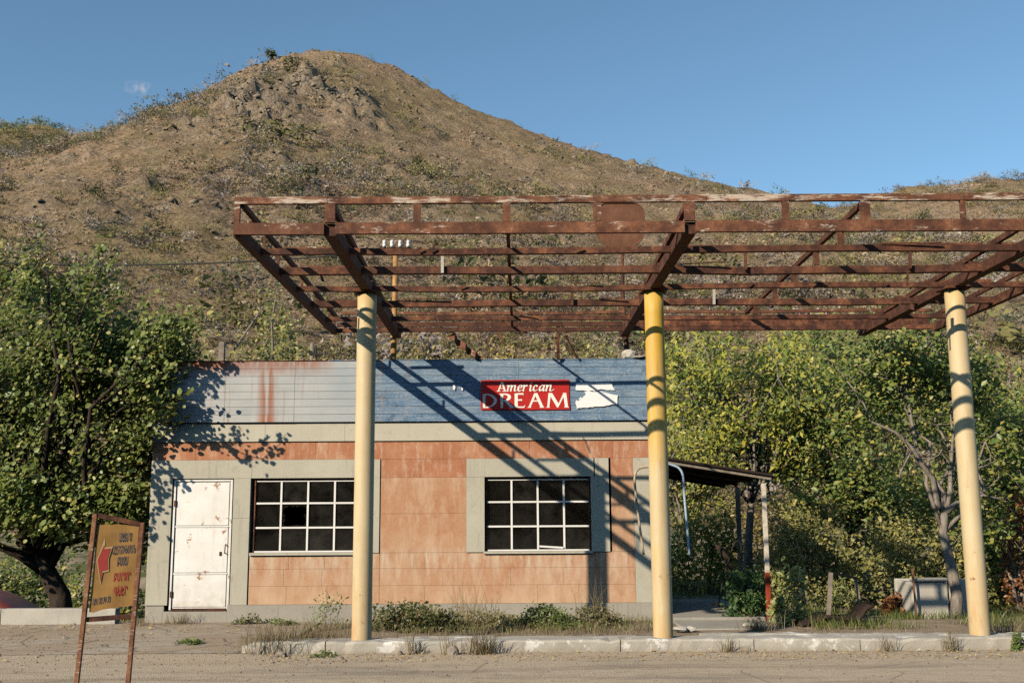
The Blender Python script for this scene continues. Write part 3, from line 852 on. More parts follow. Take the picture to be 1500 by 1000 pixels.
# things inside
def lathe(mb, pts, seg=14, cx=0, cy=0):
    n = len(pts); v = [(cx + r * math.cos(2 * math.pi * k / seg), cy + r * math.sin(2 * math.pi * k / seg), z) for r, z in pts for k in range(seg)]
    f = [(i * seg + k, i * seg + (k + 1) % seg, (i + 1) * seg + (k + 1) % seg, (i + 1) * seg + k) for i in range(n - 1) for k in range(seg)]
    f.append(tuple(range(seg))[::-1]); f.append(tuple((n - 1) * seg + k for k in range(seg)))
    return mb.add(v, f)
bt = lathe(MB(), [(.036, 0), (.038, .02), (.038, .17), (.030, .20), (.014, .235), (.013, .29), (.016, .295), (.016, .31)]).build('bottle', M['bottle'], None, True)
bt.location = (FX(851, 800), YF + .15, Z_SILL + .013); tag(bt, 'brown glass bottle on the sill inside the right window', 'bottle')
shelf = tag(empty('shelf_unit', (FX(430), YF + 1.9, .12)), 'brown wooden shelf unit inside behind the left window', 'shelf')
for s in (-1, 1): box('side_panel', M['brownwood'], shelf, s * .62 - .02, s * .62 + .02, -.2, .2, 0, 1.75, .004)
for z in (.3, .78, 1.25, 1.72): box('shelf_board', M['brownwood'], shelf, -.598, .598, -.2, .2, z, z + .035, .004)
desk = tag(empty('old_table', (FX(790), YF + 1.5, .12)), 'brown wooden table inside behind the right window', 'table')
box('table_top', M['brownwood'], desk, -.7, .7, -.35, .35, .82, .86, .005)
for a in (-.65, .65):
    for b in (-.3, .3): box('leg', M['brownwood'], desk, a - .03, a + .03, b - .03, b + .03, 0, .818, .004)

# ------------------------------------------------------------------ banner and torn paper on the fascia
YS = YF - .098
c0, c1 = at(704.5, 556, YS), at(834.5, 600, YS)
BX0, BX1, BZ1, BZ0 = c0.x, c1.x, at(770, 556, YS).z, at(770, 600, YS).z
ban = tag(empty('shop_banner', ((BX0 + BX1) / 2, YS, BZ0)), 'red banner reading American DREAM in white serif letters on blue boards', 'banner')
def bq(u, v):   # u,v in banner drawing units (x 50..1430, y 60..525 downwards)
    return ((u - 50) / 1380 * (BX1 - BX0) - (BX1 - BX0) / 2, (525 - v) / 465 * (BZ1 - BZ0))
nx_ = 26
v, f = [], []
for i in range(nx_ + 1):
    for j in range(9):
        a, b = bq(50 + 1380 * i / nx_, 525 - 465 * j / 8)
        v.append((a + (random.uniform(-.004, .004) if i in (0, nx_) else 0), .0015 * math.sin(i * .9 + j), b + (random.uniform(-.004, .004) if j in (0, 8) else 0)))
for i in range(nx_):
    for j in range(8): f.append((i * 9 + j, (i + 1) * 9 + j, (i + 1) * 9 + j + 1, i * 9 + j + 1))
MB().add(v, f).build('cloth', M['signred'], ban)
_lz = [0]
def poly(name, pts, holes=None):
    _lz[0] += 1; y = -.004 - .00008 * _lz[0]
    return [(*[q for q in (bq(*p)[0],)], y, bq(*p)[1]) for p in pts]
def letter(name, polys):
    m = MB()
    for P in polys:
        pts = poly(name, P); m.add(pts, [tuple(range(len(pts)))])
    m.build('letter', M['signwhite'], ban)
def band(o, i): return [[o[k], o[k + 1], i[k + 1], i[k]] for k in range(len(o) - 1)]
letter('d', band([(66, 278), (170, 276), (240, 298), (290, 342), (302, 385), (282, 430), (230, 470), (150, 493), (72, 493)],
                 [(115, 296), (160, 295), (212, 315), (246, 350), (255, 385), (242, 424), (206, 456), (150, 474), (112, 476)]) + [[(80, 280), (120, 285), (116, 490), (80, 490)]])
letter('r', [[(350, 278), (398, 278), (394, 493), (358, 493)], [(335, 272), (380, 272), (380, 288), (350, 288)]] +
       band([(345, 273), (440, 271), (500, 288), (522, 325), (503, 365), (440, 393), (396, 397)], [(396, 291), (428, 291), (460, 304), (470, 328), (456, 354), (428, 373), (396, 376)]) +
       [[(412, 386), (456, 376), (556, 480), (566, 493), (508, 493)]])
letter('e', [[(574, 272), (624, 272), (622, 493), (574, 493)], [(600, 270), (714, 266), (712, 307), (700, 291), (610, 291)], [(610, 364), (690, 360), (690, 393), (680, 383), (610, 384)],
             [(600, 473), (712, 473), (742, 452), (724, 493), (600, 493)]])
letter('a', [[(882, 268), (905, 300), (826, 476), (834, 493), (768, 493), (794, 474)], [(880, 267), (928, 267), (1018, 470), (1038, 493), (960, 493), (972, 478)], [(855, 380), (968, 380), (974, 399), (848, 399)]])
letter('m', [[(1102, 268), (1142, 278), (1114, 478), (1124, 493), (1060, 493), (1082, 474)], [(1104, 267), (1158, 267), (1266, 445), (1250, 493), (1234, 493)],
             [(1336, 267), (1352, 300), (1252, 493), (1240, 470)], [(1328, 267), (1380, 267), (1404, 472), (1418, 493), (1342, 493), (1356, 476)]])
def pen(paths, w=(13, -4), t=5):
    P = []
    for path in paths:
        for (x0, y0), (x1, y1) in zip(path, path[1:]):
            L = math.hypot(x1 - x0, y1 - y0) or 1; ux, uy = (x1 - x0) / L * 3, (y1 - y0) / L * 3
            nxv, nyv = -uy / 3, ux / 3
            s = 1 if nxv * w[0] + nyv * w[1] > 0 else -1
            hw = max(abs(nxv * w[0] + nyv * w[1]), t)
            a, b = nxv * hw * s, nyv * hw * s
            P.append([(x0 - ux + a, y0 - uy + b), (x1 + ux + a, y1 + uy + b), (x1 + ux - a, y1 + uy - b), (x0 - ux - a, y0 - uy - b)])
    return P
for ch in (
    [[(376, 98), (322, 232)], [(300, 235), (352, 235)], [(342, 192), (412, 192)], [(378, 92), (400, 150), (424, 234)], [(388, 236), (446, 236)]],
    [[(455, 152), (482, 143), (463, 238)], [(474, 190), (498, 154), (522, 145), (530, 158), (513, 238)], [(524, 190), (550, 154), (576, 145), (586, 158), (572, 222), (580, 234), (604, 226)]],
    [[(634, 196), (672, 184), (690, 164), (680, 147), (660, 145), (638, 168), (628, 200), (634, 228), (654, 236), (686, 218)]],
    [[(705, 152), (728, 143), (708, 238)], [(718, 190), (742, 152), (762, 144), (768, 160)]],
    [[(808, 152), (832, 143), (815, 222), (824, 236), (850, 222)], [(836, 108), (844, 116)]],
    [[(926, 166), (920, 147), (900, 146), (876, 172), (868, 206), (878, 232), (898, 236), (930, 216)]],
    [[(1034, 152), (1006, 145), (976, 170), (962, 208), (970, 234), (990, 230), (1018, 196)], [(1040, 145), (1020, 222), (1028, 236), (1052, 222)]],
    [[(1060, 152), (1086, 143), (1066, 238)], [(1078, 190), (1104, 154), (1130, 145), (1142, 158), (1126, 220), (1134, 236), (1156, 234), (1188, 212)]]):
    letter('small', pen(ch))

# torn white paper, two fragments of one poster
pap = tag(empty('torn_poster', at(874, 580, YS)), 'torn white paper remnant pasted right of the red banner', 'poster')
def frag(pts):
    c = at(874, 580, YS)
    q = []
    for (ax, ay), (bx, by) in zip(pts, pts[1:] + pts[:1]):
        k = max(1, int(math.hypot(bx - ax, by - ay) / 3))
        q += [(ax + (bx - ax) * i / k + random.uniform(-.45, .45), ay + (by - ay) * i / k + random.uniform(-.6, .6)) for i in range(k)]
    pts = q
    v = [(at(px, py, YS).x - c.x, -.003, at(px, py, YS).z - c.z) for px, py in pts]
    MB().add(v, [tuple(range(len(v)))]).build('paper_scrap', M['paper'], pap)
frag([(843, 571), (844, 561), (856, 560.5), (870, 561), (884, 560), (896, 561), (899, 569), (901, 570.5), (890, 571), (880, 570), (876, 571.5), (871, 573), (868, 572), (858, 572), (852, 571.4), (848, 572)])
frag([(855, 580), (858, 577), (856, 573.5), (862, 572.8), (868, 573.2), (872, 573.5), (878, 572), (890, 576), (899, 578), (905, 579), (904, 593), (896, 592), (888, 594), (878, 595), (868, 596), (856, 597), (845, 597.5), (843, 590), (844, 586), (848, 587), (852, 583)])
frag([(848, 584), (851, 581.5), (853, 583), (850, 586)])
frag([(663.5, 565), (665, 563), (667, 566), (666, 571), (663.5, 570)])
frag([(675, 567), (678, 568), (678.5, 571), (675.5, 571)])

# ------------------------------------------------------------------ canopy
ZL, ZU = 4.68, 5.09                     # underside of lower chord, top of upper chord
YA, YB = 10.83, 17.06
can = tag(empty('canopy', (1.92, YC, .1)), 'rusty steel skeleton of a filling station canopy on yellow columns', 'canopy')
OFF = Vector((1.92, YC, .1))
def cbar(name, a, b, w, h, mat='rust', up=(0, 0, 1)):
    return MB().bar(Vector(a) - OFF, Vector(b) - OFF, w, h, up).build(name, M[mat], can)
def angle(name, a, b, w=.075, t=.008, mat='rust', flip=1):
    """L profile: upright flange to the front, flat flange at the bottom"""
    a, b = Vector(a) - OFF, Vector(b) - OFF
    n = max(1, int((b - a).length / .9)); P = [a.lerp(b, i / n) for i in range(n + 1)]
    sag = random.uniform(-.006, .022)
    for i in range(1, n): P[i] += Vector((0, random.uniform(-.012, .012), random.uniform(-.008, .008) - sag * 4 * (i / n) * (1 - i / n)))
    m = MB(); q = Vector((0, flip * (w / 2), -w / 2 + t / 2)); v = []
    h = w / 2
    for p in P:
        v += [p + Vector((0, -t / 2, -h)), p + Vector((0, w - t / 2, -h)), p + Vector((0, w - t / 2, -h + t)), p + Vector((0, t / 2, -h + t)), p + Vector((0, t / 2, h)), p + Vector((0, -t / 2, h))]
    f = [(i * 6 + j, i * 6 + (j + 1) % 6, (i + 1) * 6 + (j + 1) % 6, (i + 1) * 6 + j) for i in range(n) for j in range(6)]
    f += [(5, 4, 3, 2, 1, 0), tuple(n * 6 + j for j in range(6))]
    m.add(v, f)
    return m.build(name, M[mat], can)
CX = [-1.93, 1.92, 5.965]
EL, ER = -2.955, 7.05
# columns
for i, x in enumerate(CX):
    m = MB(); seg = 28; n = 16
    pts = []
    rr = .128
    v = [(rr * (1 + .004 * math.sin(k * 3.1 + j)) * math.cos(2 * math.pi * j / seg), rr * math.sin(2 * math.pi * j / seg), .05 + (ZL - .03 - .05) * k / n) for k in range(n + 1) for j in range(seg)]
    f = [(k * seg + j, k * seg + (j + 1) % seg, (k + 1) * seg + (j + 1) % seg, (k + 1) * seg + j) for k in range(n) for j in range(seg)]
    f.append(tuple(n * seg + j for j in range(seg)))
    c = m.add(v, f).build('column', M['column2' if i == 1 else 'column'], can, True)
    c.location = Vector((x, YC, 0)) - OFF
    tag(c, ['pale yellow left column with rusty chips', 'middle column bright yellow above and faded below', 'pale yellow right column with rust near the foot'][i])
    o = box('cap_plate', M['rust'], can, -.17, .17, -.17, .17, ZL - .028, ZL - .003, .003)
    o.location = Vector((x, YC, 0)) - OFF
# front edge
for a, b in ((EL, -1.99), (-1.87, 1.86), (1.98, 5.91), (6.02, ER)):
    cbar('front_beam', (a, YA, ZL + .065), (b, YA, ZL + .06), .05, .125, 'rustpaint')
cuts = [EL, -1.96, .1, 2.1, 4.0, 6.0, ER]
for a, b in zip(cuts, cuts[1:]):
    cbar('front_rail', (a + .002, YA, ZU - .037 + random.uniform(-.004, .004)), (b - .002, YA, ZU - .037 + random.uniform(-.004, .004)), .05, .075, 'railpaint')
for x, w in ((EL + .03, .06), (-1.93, .11), (-1.0, .075), (-.04, .085), (.93, .085), (1.92, .115), (2.95, .07), (3.80, .10), (4.85, .05), (5.965, .11), (ER - .03, .06)):
    cbar('upright', (x, YA, ZL + .128), (x, YA, ZU - .077), w, .045, 'rustpaint', (0, 1, 0))
# rafters over the columns: lower and upper chord
for x in CX:
    for yb in ((YA + .03, 17.5),):
        cbar('rafter', (x, yb[0], ZL + .06), (x, yb[1], ZL + .05), .135, .13)
        cbar('upper_rafter', (x, yb[0], ZU - .06), (x, yb[1] - .4, ZU - .235), .055, .07)
for x in (EL + .03, ER - .03):
    cbar('edge_rafter', (x, YA + .03, ZL + .05), (x, YB, ZL + .04), .085, .12)
    cbar('upper_rafter', (x + .04, YA + .03, ZU - .06), (x + .04, YB, ZU - .15), .045, .06)
PY = [11.75, 12.74, 13.80, 14.84, 16.05, YB]
# purlins, lower row in every bay
def wob(a=.012): return random.uniform(-a, a)
for k, y in enumerate(PY):
    for x0, x1 in ((EL + .065, -1.985), (-1.875, 1.865), (1.975, 5.91), (6.02, ER - .065)):
        bigp = k in (1, 3)
        angle('purlin', (x0, y + wob(), ZL + .055 + wob(.006)), (x1, y + wob(), ZL + .055 + wob(.006)), 0.09 if bigp else .07, .008, 'rust')
# upper purlins where they survive
for k, y in enumerate(PY):
    for b, (x0, x1) in enumerate(((EL + .1, -1.97), (-1.885, 1.875), (1.965, 5.92), (6.01, ER - .07))):
        if b == 0 and k == 3: continue
        if b == 1 and k in (0, 1, 2, 3, 4): continue
        if b == 2 and k in (0, 2, 3, 4): continue
        angle('upper_purlin', (x0, y + wob(), ZU - .07 + wob(.008)), (x1, y + wob(), ZU - .07 + wob(.01)), .05, .007, 'rustpaint' if k == 5 or b == 0 else 'rust')
# back edge channel, hangers between lower and upper rows
cbar('rear_beam', (EL + .06, YB + .09, ZL + .16), (1.86, YB + .09, ZL + .15), .04, .075)
cbar('rear_beam', (1.98, YB + .09, ZL + .16), (ER - .1, YB + .09, ZL + .15), .05, .11)
for x in (-2.45,):
    pass
for x in (EL + .03, ER - .03):
    for y in (11.3, 11.95, 12.72, 13.3, 14.2, 15.4, 16.4, 16.95):
        cbar('strut', (x + .02, y, ZL + .101), (x + .03, y, ZU - .115 - .09 * (y - YA) / 6.2), .03, .02, 'rust', (0, 1, 0))
for x in CX:
    for y in (11.5, 12.4, 13.2, 14.3, 15.3, 16.4):
        cbar('strut', (x, y, ZL + .121), (x, y, ZU - .105 - .175 * (y - YA) / 6.2), .05, .03, 'rust', (0, 1, 0))
# light middle rafters
cbar('middle_rafter', (-.03, YA + .03, ZL + .112), (.02, YB, ZL + .108), .04, .02)
cbar('middle_rafter', (3.80, YA + .03, ZU - .085), (3.90, YB, ZU - .10), .05, .06)
for y in PY[:-1]:
    cbar('strut', (-.02, y + .055, ZL + .02), (-.02, y + .055, ZL + .10), .05, .03, 'rust', (0, 1, 0))
    cbar('strut', (3.84, y + .045, ZL + .10), (3.84, y + .045, ZU - .12), .07, .03, 'rust', (0, 1, 0))
# short stubs left on the purlins
for px, y0, y1, Y, mt in ((648, 373, 400, 12.70, 'oldconcrete'), (1046, 423, 446, 14.80, 'oldconcrete'), (838, 425, 447, 14.80, 'rust'), (1092, 371, 395, 12.70, 'rust'), (1333, 370, 393, 12.70, 'rustpaint')):
    a, b = at(px, y1, Y), at(px, y0, Y)
    cbar('stub', a, b, .035, .03, mt, (0, 1, 0))
for px, py, Y in ((610, 366, 11.70), (628, 366, 11.7), (840, 366, 11.7), (672, 421, 13.75), (1095, 419, 13.75), (1190, 418, 13.75), (1295, 418, 13.75)):
    a = at(px, py, Y); cbar('torn_clip', a, a + Vector((random.uniform(.05, .1), .0, random.uniform(.03, .06))), .02, .012, 'rust', (0, 1, 0))
# hanging scraps at the back edge
def strip(name, pts, w, mat):
    m = MB(); v, f = [], []
    for i, (p, tw) in enumerate(pts):
        d = Vector((math.cos(tw), math.sin(tw), .35)) * w / 2
        v += [Vector(p) - OFF - d, Vector(p) - OFF + d]
    for i in range(len(pts) - 1): f.append((2 * i, 2 * i + 1, 2 * i + 3, 2 * i + 2))
    o = m.add(v, f).build(name, M[mat], can); s = o.modifiers.new('solid', 'SOLIDIFY'); s.thickness = .006
    return o
sp = [(660, 490), (668, 498), (676, 505), (684, 511), (691, 517), (698, 521), (704, 526)]
strip('loose_sheet', [(at(px, py, 17.16 + .03 * i), .3 + (.9 if i % 2 else -.5)) for i, (px, py) in enumerate(sp)], .15, 'rustpaint')
cbar('loose_bar', at(817, 489, 17.1), at(818, 527, 17.3), .05, .02)
cbar('loose_bar', at(828, 491, 17.1), at(846, 525, 17.3), .03, .015)
cbar('loose_bar', at(707, 491, 17.1), at(716, 499, 17.1), .03, .015)
cbar('loose_bar', at(500, 490, 17.05), at(501, 502, 17.05), .03, .015)

for k in range(9):
    x = random.uniform(-2.6, 6.6); y = random.choice(PY); L = random.uniform(.08, .28)
    a = Vector((x, y + .02, ZL + .02)); cbar('loose_bar', a, a + Vector((random.uniform(-.08, .08), random.uniform(-.04, .04), -L)), random.uniform(.015, .04), .008, random.choice(('rust', 'rustpaint')), (0, 1, 0))
for k in range(7):
    x = random.uniform(-2.6, 6.6); y = random.choice(PY[:-1]); L = random.uniform(.25, .8)
    a = Vector((x, y - .01, ZL + .105)); cbar('loose_bar', a, a + Vector((L, random.uniform(-.1, .1), random.uniform(-.03, .06))), .025, .01, random.choice(('rust', 'rustpaint')))
# ochre pole with insulators standing on the roof
px_ = -2.02
pole = tag(empty('insulator_pole', (px_, 17.62, Z_FAS + .2)), 'ochre steel pole with white insulators on the roof behind the canopy', 'pole')
MB().tube([(0, 0, 0), (.02, 0, 1.5), (.03, 0, 2.75)], [.055, .05, .042], 12).build('shaft', M['pole'], pole, True)
ztop = at(580, 360, 17.6).z - (Z_FAS + .2)
MB().bar((-.25, -.03, ztop - .06), (.30, -.03, ztop - .06), .04, .04).build('crossarm', M['rust'], pole)
for k, q in enumerate((563, 574, 586, 598)):
    a = at(q, 358, 17.55)
    lathe(MB(), [(.012, -.05), (.03, -.045), (.034, .0), (.022, .012), (.03, .02), (.028, .06), (.012, .075)], 12).build('insulator', M['porcelain'], pole, True).location = a - Vector((px_, 17.62, Z_FAS + .2)) + Vector((0, 0, .0))
A = at(562, 368, 17.55)
cb = MB(); B = at(-150, 374, 20)
cb.tube([A.lerp(B, t) + Vector((0, 0, -.22 * 4 * t * (1 - t))) for t in np.linspace(0, 1, 26)], .014, 6)
tag(cb.build('overhead_cable', M['cable'], None, True), 'black overhead cable sagging from the left to the ochre pole', 'cable')

# rusty plate on its post, on the roof
rp = tag(empty('rusty_sign_plate', (at(921, 522, 17.62).x, 17.62, Z_FAS + .2)), 'blank rusty rounded sign plate on a post above the roof', 'sign plate')
o0 = Vector((at(921, 522, 17.62).x, 17.62, Z_FAS + .2))
MB().tube([(0, 0, 0), (-.02, .02, .8), at(912, 425, 17.75) - o0, at(911, 345, 17.75) - o0], [.055, .05, .032, .03], 10).build('post', M['rust'], rp, True)
c = at(908, 331, 17.7) - o0; hw, hh, rc = .425, .40, .2
pts = []
for cx, cz, a0 in ((1, 1, 0), (-1, 1, 90), (-1, -1, 180), (1, -1, 270)):
    rr = rc if (cz > 0) else .33
    for k in range(9):
        t = R(a0 + 90 * k / 8); pts.append((c.x + cx * (hw - rr) + rr * math.cos(t), c.y - .04, c.z + cz * (hh - rr) + rr * math.sin(t)))
pl = MB().add(pts, [tuple(range(len(pts)))]).build('plate', M['rustplate'], rp); s = pl.modifiers.new('solid', 'SOLIDIFY'); s.thickness = .02
MB().tube([Vector(p) + Vector((0, -.005, 0)) for p in pts + pts[:1]], .012, 6, False).build('rim', M['rustplate'], rp, True)

def rock(name, mat, loc, size, seed, sub=2, parent=None):
    import bmesh
    r = np.random.default_rng(seed); bm = bmesh.new(); bmesh.ops.create_icosphere(bm, subdivisions=sub, radius=1)
    ax = r.normal(0, 1, (7, 3)); ax /= np.linalg.norm(ax, axis=1)[:, None]; th = r.uniform(.55, .9, 7)
    for v in bm.verts:
        p = np.array(v.co)
        for a, t in zip(ax, th):
            d = p @ a
            if d > t: p = p - a * (d - t)
        p += r.normal(0, .03, 3); v.co = p * np.array(size)
    me = bpy.data.meshes.new(name); bm.to_mesh(me); bm.free()
    o = link_mesh(name, me, mat, parent); o.location = loc; return o
tag(rock('mortar_lump', M['oldconcrete'], (at(922, 519, 17.38).x, 17.5, Z_TOP + .06), (.15, .16, .13), 3), 'pale lump of mortar around the post foot on the fascia edge', 'mortar')
tag(rock('concrete_shard', M['oldconcrete'], (at(931, 522, 17.36).x, 17.40, Z_TOP + .035), (.22, .13, .03), 5), 'flat concrete shard lying on the blue fascia edge', 'rubble')

# posts behind the building
cp = tag(empty('concrete_post', (at(325, 520, 24).x, 24, 0)), 'square concrete post rising behind the rusty end of the roof', 'post')
zt = at(325, 502, 24).z
MB().bar((0, 0, -.1), (0, 0, zt), .13, .13, (0, 1, 0)).build('shaft', M['greywood'], cp, bevel=.012)
MB().bar((0, 0, zt), (0, 0, zt + .02), .10, .10, (0, 1, 0)).build('cap', M['greywood'], cp)
up = tag(empty('utility_pole', (at(457, 520, 44).x, 44, .5)), 'small dark utility pole with a crossarm behind the roof', 'pole')
zt = at(457, 503, 44).z - .5
MB().tube([(0, 0, -.6), (0, 0, zt)], [.12, .09], 8).build('shaft', M['greywood'], up, True)
MB().bar((-.1, -.1, zt - .45), (.5, -.1, zt - .5), .09, .09).build('crossarm', M['black'], up)
MB().tube([(.15, 0, zt - .1), (.22, -.02, zt - 1.2), (.1, 0, zt - 1.6)], .05, 6).build('brace', M['black'], up)

# ------------------------------------------------------------------ vegetation helpers
def leaf_mesh(c, size, r, aspect=.6, up=.35, fold=.18, shape=4, droop=0.0):
    """one folded leaf at every point of c"""
    n = len(c); c = np.asarray(c)
    size = np.broadcast_to(np.asarray(size, float), (n,)) * np.clip(r.lognormal(-.05, .32, n), .4, 1.7)
    nrm = r.normal(0, 1, (n, 3)); g = np.array([-.45, -.55, .7]); nrm *= np.sign((nrm @ g))[:, None]; nrm += g * up * 2.6
    nrm /= np.linalg.norm(nrm, axis=1)[:, None]
    t = r.normal(0, 1, (n, 3)); t[:, 2] -= droop
    t -= (t * nrm).sum(1)[:, None] * nrm; t /= np.linalg.norm(t, axis=1)[:, None] + 1e-9
    s = np.cross(nrm, t)
    L = size[:, None]; W = L * aspect / 2
    if shape == 3:
        P = [c - t * L * .5, c + s * W + t * L * .2, c - s * W * .6 + t * L * .5]
        v = np.stack(P, 1).reshape(-1, 3); tri = np.arange(n)[:, None] * 3 + [0, 1, 2]
    elif shape == 4:
        P = [c - t * L * .5, c + s * W + nrm * L * fold * .5 - t * L * .06, c + t * L * .5, c - s * W + nrm * L * fold * .5 - t * L * .06]
        v = np.stack(P, 1).reshape(-1, 3); i = np.arange(n)[:, None] * 4
        tri = np.concatenate([i + [0, 1, 2], i + [0, 2, 3]])
    else:
        P = [c - t * L * .5, c + s * W + nrm * L * fold * .4 - t * L * .25, c + s * W * .8 + nrm * L * fold * .35 + t * L * .2, c + t * L * .5,
             c - s * W * .8 + nrm * L * fold * .35 + t * L * .2, c - s * W + nrm * L * fold * .4 - t * L * .25]
        v = np.stack(P, 1).reshape(-1, 3); i = np.arange(n)[:, None] * 6
        tri = np.concatenate([i + [0, 1, 2], i + [0, 2, 3], i + [0, 3, 4], i + [0, 4, 5]])
    return v, tri


def curve(a, b, r, n=7, wob=.12, sag=0.0):
    a, b = np.array(a, float), np.array(b, float); L = np.linalg.norm(b - a)
    t = np.linspace(0, 1, n)[:, None]
    off = np.cumsum(r.normal(0, 1, (n, 3)), 0); off -= off[0]; off = off - t * off[-1]
    p = a + (b - a) * t + off * wob * L / math.sqrt(n)
    p[:, 2] += sag * L * (4 * t * (1 - t))[:, 0]
    return p


def make_tree(name, label, base, trunk, crowns, leaf, bark, nleaf, lsize, seed, group=None, trunk_r=.14, cluster=.34, per=46, aspect=.6, shape=4, limbs=None, bare=0, cat='tree', droop=.3, shell=.55, nl=5, sprays=(), twigs=2):
    """trunk: points from the base; crowns: list of (centre, radii, weight)"""
    r = np.random.default_rng(seed); base = np.array(base, float)
    root = tag(empty(name, base), label, cat, group)
    wood = MB(); tr = [np.array(p, float) - base for p in trunk]
    wood.tube(tr, np.linspace(trunk_r, trunk_r * .55, len(tr)), 9)
    top = tr[-1]
    starts = [top, tr[-2] * .4 + top * .6, tr[-2]]
    limbpts = []
    for L in (limbs or []):
        r0 = trunk_r * .55
        if isinstance(L[0], float): r0, L = L[0], L[1:]
        pts = [np.array(p, float) - base for p in L]
        wood.tube(pts, np.linspace(r0, .008, len(pts)), 7); limbpts += pts[2:]
    W = np.array([c[2] for c in crowns], float); W /= W.sum()
    ncl = max(8, nleaf // per); C = []
    for (cc, rad, _), w in zip(crowns, W):
        k = max(3, int(ncl * w)); cc = np.array(cc, float) - base; rad = np.array(rad, float)
        d = r.normal(0, 1, (k, 3)); d /= np.linalg.norm(d, axis=1)[:, None]
        rr = r.uniform(shell ** 3, 1, k) ** (1 / 3)
        bump = .60 + .72 * vnoise(d[:, 0] * 2.2 + seed + 9, d[:, 2] * 2.2 + d[:, 1] * 2.2 + 11)
        C.append(cc + d * (rr * bump)[:, None] * rad)
        for q in range(nl):
            dd = r.normal(0, 1, 3); dd[2] = abs(dd[2]) * .8; dd /= np.linalg.norm(dd)
            e = cc + dd * rad * r.uniform(.6, .95); s = starts[r.integers(len(starts))]
            p = curve(s, e, r, 8, .16, .06); wood.tube(p, np.linspace(trunk_r * .34, .008, 8), 6); limbpts += list(p[2:])
    C = np.concatenate(C); LP = np.array(limbpts)
    # every cluster hangs on a twig from the nearest limb point
    for c in C[::twigs]:
        j = np.argmin(((LP - c) ** 2).sum(1) + r.uniform(0, .25)); p = curve(LP[j], c, r, 4, .12)
        wood.tube(p, [trunk_r * .09 + .005, .007, .005, .003], 4, False)
    for b in range(bare):
        s = LP[r.integers(len(LP))]; e = s + r.normal(0, .5, 3) + [0, 0, .25]
        wood.tube(curve(s, e, r, 5, .2), [.012, .009, .007, .005, .003], 4, False)
    # long shoots that break the outline
    cen = C.mean(0); SP = []
    far = np.argsort(-((C - cen) ** 2).sum(1) - 3 * r.random(len(C)))[:max(10, len(C) // 4)]
    for j in far:
        o = C[j] - cen; o /= np.linalg.norm(o); o = o * .6 + np.array([0, 0, .75]) + r.normal(0, .35, 3); o /= np.linalg.norm(o)
        L = r.uniform(.25, .75) * min(1.3, cluster / .36)
        tt = np.sort(r.uniform(.05, 1, int(16 * L / .6) + 4))[:, None]
        SP.append(C[j] + o * tt * L + r.normal(0, .05, (len(tt), 3)) + np.array([0, 0, -.12]) * tt ** 2)
        wood.tube([C[j], C[j] + o * L * .5, C[j] + o * L * .97 - np.array([0, 0, .11])], [.008, .005, .003], 4, False)
    for L in sprays:
        q = np.array(L, float) - base; seg = []
        for a, b in zip(q, q[1:]):
            tt = r.random((15, 1)); seg.append(a + (b - a) * tt + r.normal(0, .065, (15, 3)))
        SP += seg; wood.tube(q, np.linspace(.012, .004, len(q)), 5, False)
        j = np.argmin(((LP - q[0]) ** 2).sum(1)); wood.tube(curve(LP[j], q[0], r, 6, .08), np.linspace(.016, .011, 6), 5, False)
    SP = np.concatenate(SP)
    k = r.poisson(per, len(C))
    idx = np.repeat(np.arange(len(C)), np.maximum(k, 4)); n = len(idx)
    cs = cluster * r.uniform(.6, 1.3, len(C))
    d = r.normal(0, .5, (n, 3)); d[:, 2] *= .8
    pos = np.concatenate([C[idx] + d * cs[idx][:, None], SP])
    v, tri = leaf_mesh(pos, lsize, r, aspect, .35, .18, shape, droop)
    wood.build('trunk', M[bark], root, True)
    link_mesh('crown', np_mesh('crown', v, tri), LEAF[leaf], root)
    return root


def make_bush(name, label, base, rad, leaf, nleaf, lsize, seed, cat='shrub', group=None, aspect=.6, shape=4, stems=9, clusters=26, droop=.2, spread=.3, flat=.0, up=.3):
    r = np.random.default_rng(seed); root = tag(empty(name, base), label, cat, group)
    rad = np.array(rad, float)
    d = r.normal(0, 1, (clusters, 3)); d[:, 2] = abs(d[:, 2]); d /= np.linalg.norm(d, axis=1)[:, None]
    C = d * (r.uniform(.2, 1, clusters) ** .5)[:, None] * rad * [1, 1, 1] + [0, 0, rad[2] * .05]
    wood = MB()
    for c in C[:max(stems, 3)]:
        wood.tube(curve((c[0] * .2, c[1] * .2, -.05), c * 1.08, r, 6, .12), np.linspace(.016, .004, 6) * max(.35, rad[2]), 5, False)
    idx = r.integers(0, clusters, nleaf)
    pos = C[idx] + r.normal(0, spread, (nleaf, 3)) * rad * [.55, .55, .5]; pos[:, 2] = np.abs(pos[:, 2]) + .01
    v, tri = leaf_mesh(pos, lsize, r, aspect, up, .18, shape, droop)
    wood.build('stem', M['greywood'], root, True)
    link_mesh('foliage', np_mesh('foliage', v, tri), LEAF[leaf], root)
    return root


def blades(pos, h, w, r, lean=.35):
    """grass blades: bent two-segment strips"""
    n = len(pos); h = h * r.uniform(.5, 1.2, n); a = r.uniform(0, 2 * math.pi, n)
    side = np.stack([np.cos(a), np.sin(a), np.zeros(n)], 1) * (w * r.uniform(.6, 1.2, n))[:, None]
    ln = r.normal(0, lean, (n, 2)); tip = np.concatenate([ln, np.ones((n, 1))], 1); tip /= np.linalg.norm(tip, axis=1)[:, None]
    mid = pos + tip * [.6, .6, 1.05] * (h * .55)[:, None]; end = pos + tip * h[:, None]
    v = np.stack([pos - side, pos + side, mid + side * .7, mid - side * .7, end], 1).reshape(-1, 3); i = np.arange(n)[:, None] * 5
    return v, np.concatenate([i + [0, 1, 2], i + [0, 2, 3], i + [3, 2, 4]])


